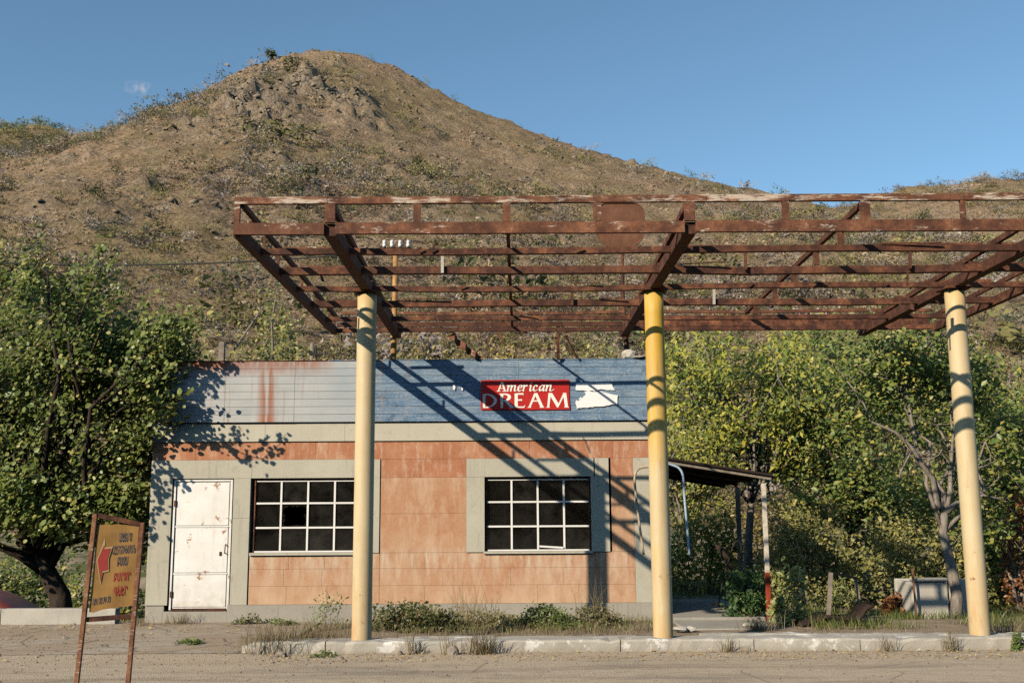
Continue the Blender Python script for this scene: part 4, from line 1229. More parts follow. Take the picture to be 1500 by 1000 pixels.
def gz(x, y): return float(ground_z(np.array([float(x)]), np.array([float(y)]))[0])

# ------------------------------------------------------------------ left tree and surroundings
def P3(px, py, Y): return tuple(at(px, py, Y))
def spray_pt(px, py, t=1.55):
    p = at(px, py, YF); d = Vector((-.905, -1.0, .672)); return tuple(p + d * t)
TB = (at(96, 893, 18.3).x, 18.3, gz(at(96, 893, 18.3).x, 18.3) - .05)
make_tree('apricot_tree', 'large dark-trunked green tree overhanging the left end of the building', TB,
          [TB, P3(88, 872, 18.25), P3(70, 838, 18.2), P3(60, 812, 18.1)],
          [(P3(110, 600, 18.4), (2.1, 1.4, 1.85), 4.2), (P3(180, 545, 18.2), (1.2, .9, 1.05), 1.4), (P3(60, 525, 18.1), (1.7, 1.3, 1.2), 1.8), (P3(-40, 640, 18.2), (1.7, 1.5, 1.8), 1.5),
           (P3(175, 700, 18.0), (.7, .7, .75), .55), (P3(120, 760, 17.9), (.8, .7, .35), .25), (P3(112, 435, 17.4), (.45, .35, .40), .09), (P3(232, 505, 17.3), (.55, .35, .5), .30),
           (P3(75, 440, 17.4), (.5, .4, .4), .10), (P3(25, 430, 16.6), (.45, .4, .35), .10), (P3(50, 735, 17.2), (1.0, .9, .55), .6), (P3(150, 745, 18.4), (.75, .6, .5), .5), (P3(-10, 745, 17.2), (.8, .8, .5), .4), (P3(205, 770, 18.2), (.5, .5, .8), .35), (P3(140, 405, 17.0), (.22, .3, .4), .07), (P3(60, 402, 17.2), (.3, .3, .3), .06), (P3(258, 488, 17.0), (.35, .3, .3), .09), (P3(215, 590, 17.2), (.45, .4, .7), .3)],
          'apricot', 'bark', 40000, .078, 21, trunk_r=.21, cluster=.36, per=52, twigs=5, aspect=.82, shape=6, bare=6, nl=1,
          limbs=[[P3(60, 812, 18.1), P3(68, 780, 18.1), P3(64, 730, 18.2), P3(80, 660, 18.4), P3(100, 580, 18.5)],
                 [P3(70, 838, 18.2), P3(30, 812, 18.0), P3(0, 800, 17.8), P3(-40, 770, 17.6), P3(-80, 700, 17.4)],
                 [.03, P3(100, 580, 18.5), P3(120, 550, 17.4), P3(150, 480, 16.3), spray_pt(330, 560)],
                 [.03, P3(100, 580, 18.5), P3(150, 590, 17.2), P3(190, 560, 16.2), spray_pt(330, 655)]],
          sprays=[[spray_pt(*q) for q in L] for L in ([(225, 625), (250, 605), (275, 598), (300, 588), (318, 572), (330, 558), (343, 545), (350, 532)], [(270, 640), (300, 648), (335, 655), (365, 668), (385, 672), (405, 655), (422, 638)],
                  [(228, 640), (240, 655), (228, 680), (232, 700), (245, 722), (240, 740), (225, 762), (220, 790)], [(300, 588), (290, 610), (280, 630), (262, 645)], [(240, 690), (262, 700), (272, 712)], [(335, 655), (352, 645), (350, 632)], [(255, 560), (262, 580), (250, 605)])])
# low wall
lw = tag(empty('low_wall', (-9, 17.3, 0)), 'low pale concrete wall running left from the building', 'wall')
for i, (a, b) in enumerate(((-13, -10.6), (-10.6, -8.2), (-8.2, -6.36))):
    box('wall_block', M['oldconcrete'], lw, a + 9.003, b + 8.997, -.08, .12, -.1, .255 + random.uniform(-.006, .006), .012)

# maroon car parked on the lower ground behind the wall
car = tag(empty('parked_car', (-9.95, 20.2, -1.05), R(4)), 'dark maroon car parked behind the low wall under the tree', 'car')
def loft(name, mat, secs, parent, cut=None):
    m = MB(); k = len(secs[0]); v = [p for s in secs for p in s]
    f = [(i * k + j, i * k + (j + 1) % k, (i + 1) * k + (j + 1) % k, (i + 1) * k + j) for i in range(len(secs) - 1) for j in range(k)]
    f.append(tuple(range(k))[::-1]); f.append(tuple((len(secs) - 1) * k + j for j in range(k)))
    o = m.add(v, f).build(name, mat, parent, True); s = o.modifiers.new('sub', 'SUBSURF'); s.levels = s.render_levels = 2; return o
def sec(x, z0, z1, hw): return [(x, -hw * .92, z0), (x, -hw, (z0 + z1) / 2), (x, -hw * .9, z1 - .03), (x, -hw * .5, z1), (x, hw * .5, z1), (x, hw * .9, z1 - .03), (x, hw, (z0 + z1) / 2), (x, hw * .92, z0)]
loft('body', M['maroon'], [sec(-2.0, .35, .78, .66), sec(-1.9, .26, .86, .76), sec(-1.0, .22, .94, .80), sec(.6, .22, .95, .80), sec(1.5, .26, .90, .78), sec(2.05, .38, .74, .64)], car)
loft('cabin', M['maroon'], [sec(-1.5, .85, .95, .68), sec(-.95, .85, 1.38, .60), sec(-.3, .85, 1.45, .60), sec(.35, .85, 1.40, .60), sec(1.05, .85, .94, .70)], car)
for x0, x1, t0, t1 in ((-.95, -.35, -.9, -.38), (-.28, .55, -.28, .35)):
    MB().add([(x0 - .1, -.735, .98), (x1, -.735, .98), (t1, -.64, 1.3), (t0, -.64, 1.3)], [(0, 1, 2, 3)]).build('side_window', M['glass'], car)
for x in (-1.25, 1.3):
    for s in (-1, 1):
        w = lathe(MB(), [(.15, -.09), (.29, -.09), (.31, -.05), (.31, .05), (.29, .09), (.15, .09)], 20).build('wheel', M['black'], car, True); w.location = (x, s * .7, .31); w.rotation_euler = (R(90), 0, 0)
for s in (-1, 1):
    lathe(MB(), [(.085, 0), (.08, .02), (.05, .04)], 14).build('headlight', M['porcelain'], car, True).location = (2.0, s * .5, .62)

# ------------------------------------------------------------------ trees and brush behind and to the right
def tr(name, label, bx, by, Y, crowns, leaf, n, ls, seed, trunkpx=None, bark='bark', tr_=.12, group=None, **kw):
    b = at(bx, by, Y); zb = gz(b.x, Y); base = (b.x, Y, zb - .05)
    sc = Y / F_PX
    tp = [base] + [P3(a, c, Y + d) for a, c, d in (trunkpx or [(bx + 2, by - 60, 0), (bx - 3, by - 130, 0)])]
    cr = [(P3(a, c, Y + dy), (rx * sc, max(rx, rz) * sc * .9, rz * sc), w) for a, c, dy, rx, rz, w in crowns]
    return make_tree(name, label, base, tp, cr, leaf, bark, n, ls, seed, group, tr_, **kw)

tr('walnut_tree', 'walnut tree with yellowing leaves above the lean-to roof', 1097, 872, 21.5,
   [(1095, 600, 0, 110, 100, 3), (1040, 560, .5, 70, 80, 1), (1150, 580, .3, 75, 100, 1.6), (1060, 670, -.3, 60, 40, .5), (1160, 660, 0, 50, 40, .4)], 'walnut', 9000, .12, 31, [(1096, 800, 0), (1100, 740, 0), (1108, 690, 0)], 'palebark', .10, aspect=.42, per=30, cluster=.45, droop=.9)
tr('plum_tree', 'tree with a pale curved forked trunk beside the right column', 1400, 905, 17.2,
   [(1270, 570, .6, 70, 75, 1), (1400, 570, .8, 70, 65, 1.1), (1455, 650, .4, 45, 80, .7), (1340, 530, .6, 80, 55, 1), (1445, 760, .5, 30, 40, .2)], 'plum', 8500, .09, 32, [(1402, 870, 0), (1390, 815, 0), (1381, 780, 0), (1384, 745, 0)], 'palebark', .105,
   limbs=[[P3(1384, 750, 17.2), P3(1372, 735, 17.2), P3(1366, 700, 17.2), P3(1350, 680, 17.1), P3(1335, 655, 17.1), P3(1310, 632, 17.1), P3(1278, 618, 17.1), P3(1262, 585, 17.2), P3(1235, 550, 17.3)],
          [P3(1384, 748, 17.2), P3(1392, 720, 17.3), P3(1392, 690, 17.3), P3(1396, 640, 17.4), P3(1390, 590, 17.4)],
          [P3(1384, 752, 17.2), P3(1400, 738, 17.1), P3(1440, 725, 17.1), P3(1478, 733, 17.0)]], bare=50, per=34, cluster=.42, aspect=.6, nl=1)
tr('dark_trunk_tree', 'green tree with a black trunk behind the iron frame', 1245, 862, 21.0,
   [(1235, 720, 0, 95, 70, 1.6), (1300, 760, .5, 70, 60, 1.0), (1190, 640, .8, 70, 80, 1), (1260, 620, .8, 80, 60, 1)], 'plum', 8500, .095, 33, [(1244, 815, 0), (1247, 780, 0), (1240, 735, 0)], 'bark', .12, per=40, cluster=.40)
tr('edge_tree', 'leafy tree at the right edge behind the last column', 1490, 880, 20.0,
   [(1485, 680, 0, 60, 100, 2), (1530, 620, 0, 70, 80, 1), (1450, 720, 0, 35, 50, .5)], 'plum', 6000, .10, 34, None, 'bark', .11, cluster=.42)
bk = [(1010, 870, 27, [(1015, 580, 0, 60, 100, 1), (1000, 680, 0, 50, 60, .6)], 'olive', 'olive green tree just right of the middle column, behind the walnut'),
      (1175, 860, 30, [(1190, 560, 0, 65, 85, 1.4), (1150, 650, 0, 50, 60, .6)], 'plum', 'tall green tree between the walnut and the dark trunk'),
      (1320, 860, 27, [(1310, 590, 0, 75, 95, 1.4), (1335, 730, 0, 65, 50, .8)], 'plum', 'broad green tree behind the forked pale trunk'),
      (1430, 855, 29, [(1440, 620, 0, 75, 80, 1.2), (1430, 720, 0, 60, 80, 1)], 'olive', 'olive tree behind the right column'),
      (1255, 850, 34, [(1260, 540, 0, 90, 70, 1.2), (1250, 660, 0, 80, 80, 1)], 'olive', 'farthest olive tree under the canopy, right of its middle')]
for i, (bx, by, Y, cr, lf, lab) in enumerate(bk):
    tr('orchard_tree', lab, bx, by, Y, cr, lf, 8600, .11, 60 + i, None, 'palebark', .10, group='trees behind the lean-to', cluster=.46, per=40, bare=40)

def bush(name, label, px, py, Y, rx, rz, leaf, n, ls, seed, z=None, **kw):
    b = at(px, py, Y); sc = Y / F_PX
    return make_bush(name, label, (b.x, Y, gz(b.x, Y) if z is None else z), (rx * sc, rx * sc * .8, rz * sc), leaf, n, ls, seed, **kw)

# brush on the right
bush('hanging_shrub', 'yellowing shrub with drooping leaves behind the lean-to slab', 1030, 800, 23.0, 62, 120, 'walnut', 3600, .11, 81, aspect=.4, droop=1.4, clusters=40)
bush('yard_shrub', 'tall olive shrub behind the white and red post', 1180, 860, 20.2, 70, 140, 'olive', 4600, .075, 82, clusters=60)
bush('thicket', 'dense shady thicket behind the iron frame', 1290, 865, 19.9, 85, 120, 'olive', 5200, .075, 83, clusters=60)
bush('thicket', 'tangled thicket behind the concrete trough', 1405, 870, 19.7, 60, 120, 'olive', 4200, .075, 84, clusters=60)
bush('rust_shrub', 'rust-brown shrub at the right edge of the yard', 1497, 880, 18.6, 24, 190, 'rustleaf', 1500, .075, 85, clusters=34)
bush('yard_shrub', 'green shrub between the right column and the right edge', 1462, 890, 19.5, 42, 110, 'plum', 2400, .09, 86, clusters=36)
bush('brown_shrub', 'dry brown shrub just right of the walnut trunk', 1140, 850, 25.0, 70, 120, 'brush', 3000, .10, 87, clusters=50)
bush('deep_green_shrub', 'dense dark green bush against the foot of the painted post', 1092, 888, 17.3, 36, 62, 'deep', 3400, .055, 88, clusters=36, cat='bush')
bush('pale_weed', 'pale leafy weed right of the painted post', 1160, 912, 16.6, 32, 66, 'pale', 620, .085, 89, cat='plant', aspect=.5, clusters=20)
bush('pale_weed', 'broad-leaved pale weed at the foot of the painted post', 1140, 918, 16.2, 16, 38, 'pale', 130, .12, 90, cat='plant', aspect=.55, clusters=9)
bush('pale_weed', 'upright pale weeds inside the iron frame', 1236, 870, 18.6, 30, 44, 'pale', 420, .10, 91, cat='plant', aspect=.3, clusters=16)
bush('dry_heap', 'orange-brown heap of dry brush left of the concrete trough', 1318, 892, 18.2, 26, 26, 'rustleaf', 700, .07, 92, cat='brush', clusters=16)
# shrubs left, behind and under the apricot tree
for i, (px, py, Y, rx, rz, lf, n, lab) in enumerate([
        (150, 880, 22.0, 70, 120, 'plum', 3600, 'sunlit green shrub between the dark trunk and the yellow sign'),
        (40, 880, 25.0, 80, 130, 'plum', 3600, 'shady shrub behind the maroon car'),
        (190, 890, 20.0, 34, 90, 'olive', 1500, 'olive shrub against the left corner of the building'),
        (-40, 880, 24.0, 70, 120, 'olive', 2600, 'olive shrub at the left edge behind the car')]):
    bush('undergrowth_shrub', lab, px, py, Y, rx, rz, lf, n, .10, 95 + i, clusters=50)
# tall shrubs behind the roof, standing on the hill foot
def hbush(label, px, ptop, Y, rx, rz, leaf, n, ls, seed, name='tall_shrub'):
    b = at(px, ptop, Y); sc = Y / F_PX
    zb = max(gz(b.x, Y) if Y < 46 else -9, float(hill_z(np.array([b.x]), np.array([float(Y)]))[0]))
    h = max(b.z - zb, 1.5)
    return make_bush(name, label, (b.x, Y, zb - .1), (rx * sc, rx * sc * .8, h), leaf, n, ls, seed, clusters=54, spread=.22)
for i, a in enumerate([('round olive shrub left of the small utility pole', 378, 462, 44, 44, 0, 'olive', 3600, .22), ('olive shrub just beside the small utility pole', 428, 486, 42, 44, 0, 'olive', 3200, .2),
                       ('yellow-green shrub behind the square concrete post', 330, 492, 40, 40, 0, 'olive', 2600, .2), ('bright yellow shrub behind the blue fascia', 735, 515, 40, 34, 0, 'yellow', 1500, .18),
                       ('brown shrub behind the ochre pole', 600, 500, 46, 44, 0, 'brush', 2400, .2), ('grey-green shrub above the red banner', 800, 492, 50, 60, 0, 'olive', 2600, .22),
                       ('olive shrub behind the loose bars on the roof', 880, 486, 48, 55, 0, 'olive', 2600, .22), ('brown shrub between the poles and the left column', 490, 505, 46, 40, 0, 'brush', 2200, .2),
                       ('olive shrub right above the left end of the fascia', 285, 480, 42, 50, 0, 'olive', 2600, .22), ('shrub behind the top of the big left tree', 215, 470, 46, 60, 0, 'olive', 2800, .22),
                       ('grey shrub above the hanging sheet scrap', 670, 494, 52, 50, 0, 'brush', 2200, .22), ('dark green shrub high behind the left end of the canopy', 408, 428, 62, 34, 0, 'plum', 1500, .22)]):
    hbush(*a, 130 + i)

# ------------------------------------------------------------------ hill shrubs
def shrub_variant(seed, n=90):
    r = np.random.default_rng(seed)
    k = 9; C = r.normal(0, .42, (k, 3)); C[:, 2] = abs(C[:, 2]) * .62 + .18
    d = r.normal(0, 1, (n, 3)); d /= np.linalg.norm(d, axis=1)[:, None]
    p = C[r.integers(0, k, n)] + d * (r.random(n) ** .5)[:, None] * [.36, .36, .32]; p[:, 2] = abs(p[:, 2]) * .9
    v, t = leaf_mesh(p, .125, r, .8, .45, .2, 3)
    return v.astype(np.float32), t
VAR = [shrub_variant(200 + i, 170) for i in range(7)]
kinds = ['shgrey', 'shbrown', 'sholive', 'shgreen']
VM = {(i, k): np_mesh('hillside_shrub', *VAR[i]) for i in range(7) for k in kinds}
for (i, k), me in VM.items(): me.materials.append(LEAF[k])
r = np.random.default_rng(99)
N = 16500
yy = 46 + 268 * r.random(N) ** .95; xx = (r.random(N) * 1800 - 150 - 750) / F_PX * yy * 1.02
N2 = 1500
y2 = np.concatenate([r.uniform(330, 472, 800), r.uniform(300, 412, 700)])
x2 = np.concatenate([(r.uniform(-120, 150, 800) - 750) / F_PX * y2[:800], (r.uniform(1150, 1620, 700) - 750) / F_PX * y2[800:]])
dens = fbm(xx / 30 + 3, yy / 30 + 1, 4) - .0025 * (yy - 170) * .35
keep = dens > r.uniform(.28, .70, N)
keep &= ~((rockmask(xx, yy) > .55) & (r.random(N) < .8))
xx, yy = np.concatenate([xx[keep], x2]), np.concatenate([yy[keep], y2]); zz = hill_z(xx, yy)
size = r.lognormal(-.12, .45, len(xx)) * np.interp(yy, [50, 120, 300, 330, 470], [1.0, 1.5, 2.0, 2.4, 3.0])
low = np.clip((150 - yy) / 100, 0, 1)
kk = np.where(r.random(len(xx)) < .34 - .2 * low, 0, np.where(r.random(len(xx)) < .38, 1, np.where(r.random(len(xx)) < .80, 2, 3)))
size = np.where(kk == 3, size * 1.15, size)
kk = np.where((yy > 330) & (xx < 0), np.where(r.random(len(xx)) < .7, 2, 3), kk)
size = np.where((yy > 268) & (yy < 330), size * .5, size)
app = size / yy
order = np.argsort(-app)
labels = ['grey leafless shrub', 'brown dry shrub', 'olive shrub', 'dark green shrub']
groups = ['grey shrubs', 'brown shrubs', 'olive shrubs', 'dark green shrubs']
def hill_el(z, y): return (z - EYE) / y
for j in order[:240]:
    o = bpy.data.objects.new('hillside_shrub', VM[(int(r.integers(7)), kinds[kk[j]])]); COL.objects.link(o)
    o.location = (xx[j], yy[j], zz[j] - .15); o.scale = (size[j] * 1.1, size[j] * 1.1, size[j] * r.uniform(.8, 1.1)); o.rotation_euler = (0, 0, r.uniform(0, 6.28))
    q = xx[j] / yy[j] * F_PX + 750
    zone = ('low on the slope behind the canopy' if yy[j] < 110 else 'on the slope behind the canopy') if q > 520 and hill_el(zz[j], yy[j]) < .30 else ('low on the slope left of the canopy' if yy[j] < 110 else 'on the left flank of the hill' if q < 330 else 'on the slope below the summit' if q < 620 else 'on the right flank of the hill')
    tag(o, labels[kk[j]] + ' ' + zone, 'shrub', groups[kk[j]] + ' ' + zone)
rest = order[240:]
def joined(idx, name, mat, label):
    V, T, n = [], [], 0
    for j in idx:
        v, t = VAR[int(r.integers(7))]; a = r.uniform(0, 6.28); ca, sa = math.cos(a), math.sin(a)
        s = size[j]
        w = np.stack([(v[:, 0] * ca - v[:, 1] * sa) * s + xx[j], (v[:, 0] * sa + v[:, 1] * ca) * s + yy[j], v[:, 2] * s * .95 + zz[j] - .12], 1)
        V.append(w); T.append(t + n); n += len(v)
    o = link_mesh(name, np_mesh(name, np.concatenate(V), np.concatenate(T)), mat); tag(o, label, kind='stuff')
for q, nm in enumerate(('grey_scrub', 'brown_scrub', 'olive_scrub', 'green_scrub')):
    joined([j for j in rest if kk[j] == q], nm, LEAF[kinds[q]], f'{nm.split("_")[0]} scrub scattered over the hillside')
# trees and shrubs that stand on the skyline
def sky_shrub(label, px, py, size, k, name='ridge_shrub', cat='shrub', Yr=299.0, tall=1.0):
    x = at(px, py, Yr).x; z = float(hill_z(np.array([x]), np.array([Yr]))[0])
    o = bpy.data.objects.new(name, VM[(int(r.integers(7)), k)]); COL.objects.link(o); o.location = (x, Yr, z - .3); o.scale = (size, size, size * tall)
    return tag(o, label, cat)
rt = tag(empty('ridge_tree', (at(397, 80, 298).x, 298, float(hill_z(np.array([at(397, 80, 298).x]), np.array([298.0]))[0]) - .2)), 'lone dark green tree on the skyline left of the summit', 'tree')
v, t = leaf_mesh(np.random.default_rng(5).normal(0, 1, (420, 3)) * [.85, .85, .62] + [0, 0, 2.2], .75, np.random.default_rng(6))
link_mesh('crown', np_mesh('crown', v, t), LEAF['shgreen'], rt)
MB().tube([(0, 0, -.2), (.1, 0, .8), (0, 0, 1.8)], [.2, .15, .1], 7).build('trunk', M['bark'], rt)
for lab, px, py, s, k in [('small dark shrub just at the summit of the hill', 460, 68, 1.0, 'shgreen'), ('dark shrub on the skyline far right of the summit', 664, 140, 1.2, 'shgreen'),
                          ('green shrub on the right end of the ridge above the canopy', 1143, 278, 2.3, 'shgreen'), ('grey shrub on the ridge left of the green one', 1094, 270, 1.7, 'shgrey'),
                          ('dark shrub on the ridge above the middle column', 1012, 252, 2.0, 'shgreen'), ('pair of grey bushes on the skyline slope', 866, 215, 1.6, 'shgrey'),
                          ('olive shrub on the ridge above the rusty plate', 950, 238, 1.8, 'sholive'), ('brown shrub on the right summit shoulder', 620, 118, 1.5, 'sholive'), ('shrub on the summit crest right of the top', 540, 80, 1.4, 'shgreen')]:
    sky_shrub(lab, px, py, s * 1.75, k)
# loose stones over the slope and blocks in the crags
def stones(n, seed, xr, yr, szr, zf, name, mat, label, zoff=-.2, ysel=None):
    r = np.random.default_rng(seed)
    base = np.array([(-1, 0, 0), (1, 0, 0), (0, -1, 0), (0, 1, 0), (0, 0, -.7), (0, 0, .8), (.6, .6, .5), (-.6, -.5, .55)], float)
    tri0 = np.array([(5, 6, 3), (5, 3, 7), (5, 7, 2), (5, 2, 6), (6, 1, 3), (6, 2, 1), (7, 3, 0), (7, 0, 2), (4, 3, 1), (4, 1, 2), (4, 2, 0), (4, 0, 3)])
    x = r.uniform(*xr, n); y = r.uniform(*yr, n)
    if ysel is not None:
        k = ysel(x, y, r); x, y = x[k], y[k]; n = len(x)
    z = zf(x, y); s = szr[0] * (szr[1] / szr[0]) ** (r.random(n) ** 2.2)
    J = base[None] + r.normal(0, .16, (n, 8, 3)); a = r.uniform(0, 6.28, n); ca, sa = np.cos(a)[:, None], np.sin(a)[:, None]
    J = np.stack([J[..., 0] * ca - J[..., 1] * sa, J[..., 0] * sa + J[..., 1] * ca, J[..., 2] * r.uniform(.5, .9, n)[:, None]], -1) * s[:, None, None]
    J += np.stack([x, y, z + s * zoff], -1)[:, None]
    t = (tri0[None] + (np.arange(n) * 8)[:, None, None]).reshape(-1, 3)
    return tag(link_mesh(name, np_mesh(name, J.reshape(-1, 3), t), mat), label, kind='stuff')
def m_rocks(name, a, b):
    m = Mat(name, .97, .1); c = m.mix(m.island(), a, b)
    m.color(m.mix(m.remap(m.noise(m.pos(), .9, 5, .7), .35, .65, 0, .6), c, tuple(q * .45 for q in a))); return m.m
M['hillrock'] = m_rocks('hill_rock', (.19, .145, .105), (.43, .33, .24))
stones(26000, 5, (-190, 210), (55, 305), (.16, 1.0), hill_z, 'scree', M['hillrock'], 'loose rocks scattered over the hillside', -.2, lambda x, y, r: (np.abs(x) < .62 * y) & (fbm(x / 16 + 70, y / 16, 3) > r.uniform(.35, .6, len(x))))
M['cragrock'] = m_rocks('crag_rock', (.16, .13, .10), (.42, .345, .265))
stones(60000, 6, (-130, 10), (70, 300), (.3, 1.0), hill_z, 'crag_blocks', M['cragrock'], 'angular grey blocks of the crags below the summit', -.35, lambda x, y, r: rockmask(x, y) > r.uniform(.5, 1.25, len(x)))

# ------------------------------------------------------------------ lean-to and yard things on the right
le = tag(empty('lean_to', (2.5, 17.0, 0)), 'small lean-to with a dark sloping roof right of the building', 'lean-to')
O2 = Vector((2.5, 17.0, 0))
a, b = at(962, 670, 16.8), at(1131, 697, 16.8)
a2, b2 = Vector((a.x, 20.6, a.z - .05)), Vector((b.x, 20.6, b.z - .05))
roof = MB(); th = Vector((0, 0, .035))
roof.add([p - O2 for p in (a, b, b2, a2)] + [p - O2 + th for p in (a, b, b2, a2)], [(0, 3, 2, 1), (4, 5, 6, 7), (0, 1, 5, 4), (1, 2, 6, 5), (2, 3, 7, 6), (3, 0, 4, 7)])
rf = roof.build('roof', M['darkroof'], le)
for t in (.02, .35, .68, .98):
    MB().bar(a.lerp(a2, t) - O2 - Vector((0, 0, .032)), b.lerp(b2, t) - O2 - Vector((0, 0, .032)), .05, .055).build('joist', M['greywood'], le)
pb = at(1127, 908, 16.95)
zt = at(1124, 703, 16.95).z; zm = at(1127, 838, 16.95).z
MB().box(-.034, .034, -.034, .034, zm + .001, zt - .05).build('post', M['creampost'], le, bevel=.005).location = Vector((pb.x, 16.95, 0)) - O2
tag(MB().box(-.035, .035, -.035, .035, -.03, zm).build('post_foot', M['redpaint'], le, bevel=.005), 'lower half of the front post, painted red')
bpy.data.objects['post_foot'].location = Vector((pb.x, 16.95, 0)) - O2
xb = at(1082, 760, 20.4).x
MB().box(-.04, .04, -.04, .04, -.05, b2.z - .06).build('post', M['greywood'], le, bevel=.005).location = Vector((xb, 20.4, 0)) - O2

hp = tag(empty('bent_pipe', at(975, 672, 16.6)), 'bent pipe hoop hanging behind the middle column, cream and pale blue', 'pipe')
h0 = at(975, 672, 16.6)
def sm(pts, n=6):
    P = [Vector(p) for p in pts]; out = []
    P = [P[0]] + P + [P[-1]]
    for i in range(1, len(P) - 2):
        for k in range(n):
            t = k / n; p0, p1, p2, p3 = P[i - 1:i + 3]
            out.append(.5 * ((2 * p1) + (p2 - p0) * t + (2 * p0 - 5 * p1 + 4 * p2 - p3) * t * t + (3 * p1 - p0 - 3 * p2 + p3) * t ** 3))
    return out + [P[-2]]
MB().tube([p - h0 for p in sm([at(x, y, 16.6) for x, y in ((975, 678), (950, 683), (936, 686), (930, 697), (931, 720), (935, 755), (943, 812))])], .019, 8).build('rusty_arm', M['creampipe'], hp, True)
MB().tube([p - h0 for p in sm([at(x, y, 16.6) for x, y in ((975, 678), (985, 681), (994, 685), (1000, 695), (1002, 720), (1005, 755), (1010, 812))])], .019, 8).build('blue_arm', M['bluepipe'], hp, True)

# slabs under the lean-to
for i, (x0, x1, y0, y1, z, lab) in enumerate([(2.5, 3.85, 15.7, 16.9, .055, 'sunlit concrete slab right of the middle column'), (2.55, 4.0, 17.0, 20.5, .085, 'shaded concrete floor slab under the lean-to')]):
    s = box('concrete_slab', M['plinth'], None, x0, x1, y0, y1, -.05, z, .012); tag(s, lab, 'slab')
for i, (px, py, Y, s) in enumerate(((996, 914, 15.4, (.13, .1, .05)), (1012, 913, 15.45, (.09, .08, .04)), (1098, 906, 15.9, (.12, .1, .05)))):
    tag(rock('rubble', M['oldconcrete'], (at(px, py, Y).x, Y, .08), s, 20 + i), ['broken concrete lump beside the middle column foot', 'smaller concrete lump in front of the sunlit slab', 'concrete lump left of the painted post'][i], 'rubble')

# curved iron rod and blade leaning by the bush
rod = tag(empty('bent_iron_rod', at(1055, 888, 18.3)), 'black bent iron rod with a foot standing left of the dark bush', 'rod')
q0 = at(1055, 888, 18.3)
MB().tube([p - q0 for p in sm([at(x, y, 18.3) for x, y in ((1053, 884), (1060, 845), (1069, 815), (1075, 797), (1082, 792), (1086, 802), (1084, 818))])], .016, 7).build('rod', M['black'], rod, True)
MB().bar(at(1043, 884, 18.3) - q0, at(1068, 890, 18.3) - q0, .12, .04).build('foot', M['black'], rod)
MB().tube([p - q0 for p in sm([at(x, y, 18.5) for x, y in ((1072, 880), (1070, 830), (1058, 808), (1050, 800))])], [.05] * 18 + [.03], 7).build('branch_stub', M['bark'], rod, True)

# iron frame with a bent plank
fr = tag(empty('iron_frame', at(1213, 912, 16.2)), 'rusty iron trestle frame standing in the yard', 'frame')
q0 = at(1213, 912, 16.2)
MB().bar(at(1213, 912, 16.2) - q0, at(1217, 838, 16.2) - q0, .055, .05, (0, 1, 0)).build('leg', M['greywood'], fr)
MB().bar(at(1262, 900, 16.9) - q0, at(1253, 846, 16.9) - q0, .04, .04, (0, 1, 0)).build('leg', M['greywood'], fr)
MB().bar(at(1215, 838, 16.2) - q0, at(1255, 846, 16.9) - q0, .035, .035).build('crossbar', M['black'], fr)
sc_ = tag(empty('bent_plank', at(1225, 910, 16.0)), 'dark curved sheet lying at the foot of the iron frame', 'sheet')
q0 = at(1225, 910, 16.0)
m = MB(); v, f = [], []
pp = sm([at(x, y, 16.0) for x, y in ((1172, 916), (1195, 908), (1215, 902), (1240, 906), (1260, 904), (1268, 892), (1279, 886))], 4)
for p in pp: v += [p - q0, p - q0 + Vector((0, .5, .02))]
for i in range(len(pp) - 1): f.append((2 * i, 2 * i + 2, 2 * i + 3, 2 * i + 1))
o = m.add(v, f).build('sheet', M['darkroof'], sc_, True); s = o.modifiers.new('s', 'SOLIDIFY'); s.thickness = .03

# concrete trough
tg = tag(empty('concrete_trough', at(1390, 905, 17.6)), 'pale concrete trough standing in the grass by the right column', 'trough')
q0 = at(1390, 905, 17.6); zg = gz(q0.x, 17.6)
tg.location = (q0.x, 17.6, zg)
m = MB()
hwx, hh = .56, .60
secs = []
out_ = [(-hwx * .94, 0), (-hwx, hh * .75), (-hwx * 1.02, hh), (-hwx * .80, hh), (-hwx * .76, hh * .35), (hwx * .76, hh * .35), (hwx * .80, hh), (hwx * 1.02, hh), (hwx, hh * .75), (hwx * .94, 0)]
box('front_wall', M['oldconcrete'], tg, -.55, -.02, -.08, .03, -.05, .60, .02)
box('front_wall', M['oldconcrete'], tg, .02, .56, -.06, .05, -.05, .62, .02)
box('end_wall', M['oldconcrete'], tg, -.56, -.45, .035, .75, -.05, .58, .02)
box('end_wall', M['oldconcrete'], tg, .45, .56, .055, .75, -.05, .60, .02)
box('rear_wall', M['oldconcrete'], tg, -.56, .56, .755, .86, -.05, .60, .02)
box('rim', M['oldconcrete'], tg, -.60, -.015, -.12, .06, .602, .66, .02)
st = tag(empty('wooden_stake', (at(1342, 890, 17.4).x, 17.4, 0)), 'thin brown stake just left of the concrete trough', 'stake')
MB().bar((0, 0, 0), (-.02, 0, at(1341, 835, 17.4).z), .026, .026, (0, 1, 0)).build('shaft', M['brownwood'], st)
MB().bar((-.02, 0, at(1341, 835, 17.4).z), (-.02, 0, at(1341, 832, 17.4).z), .03, .03, (0, 1, 0)).build('tip', M['brownwood'], st)

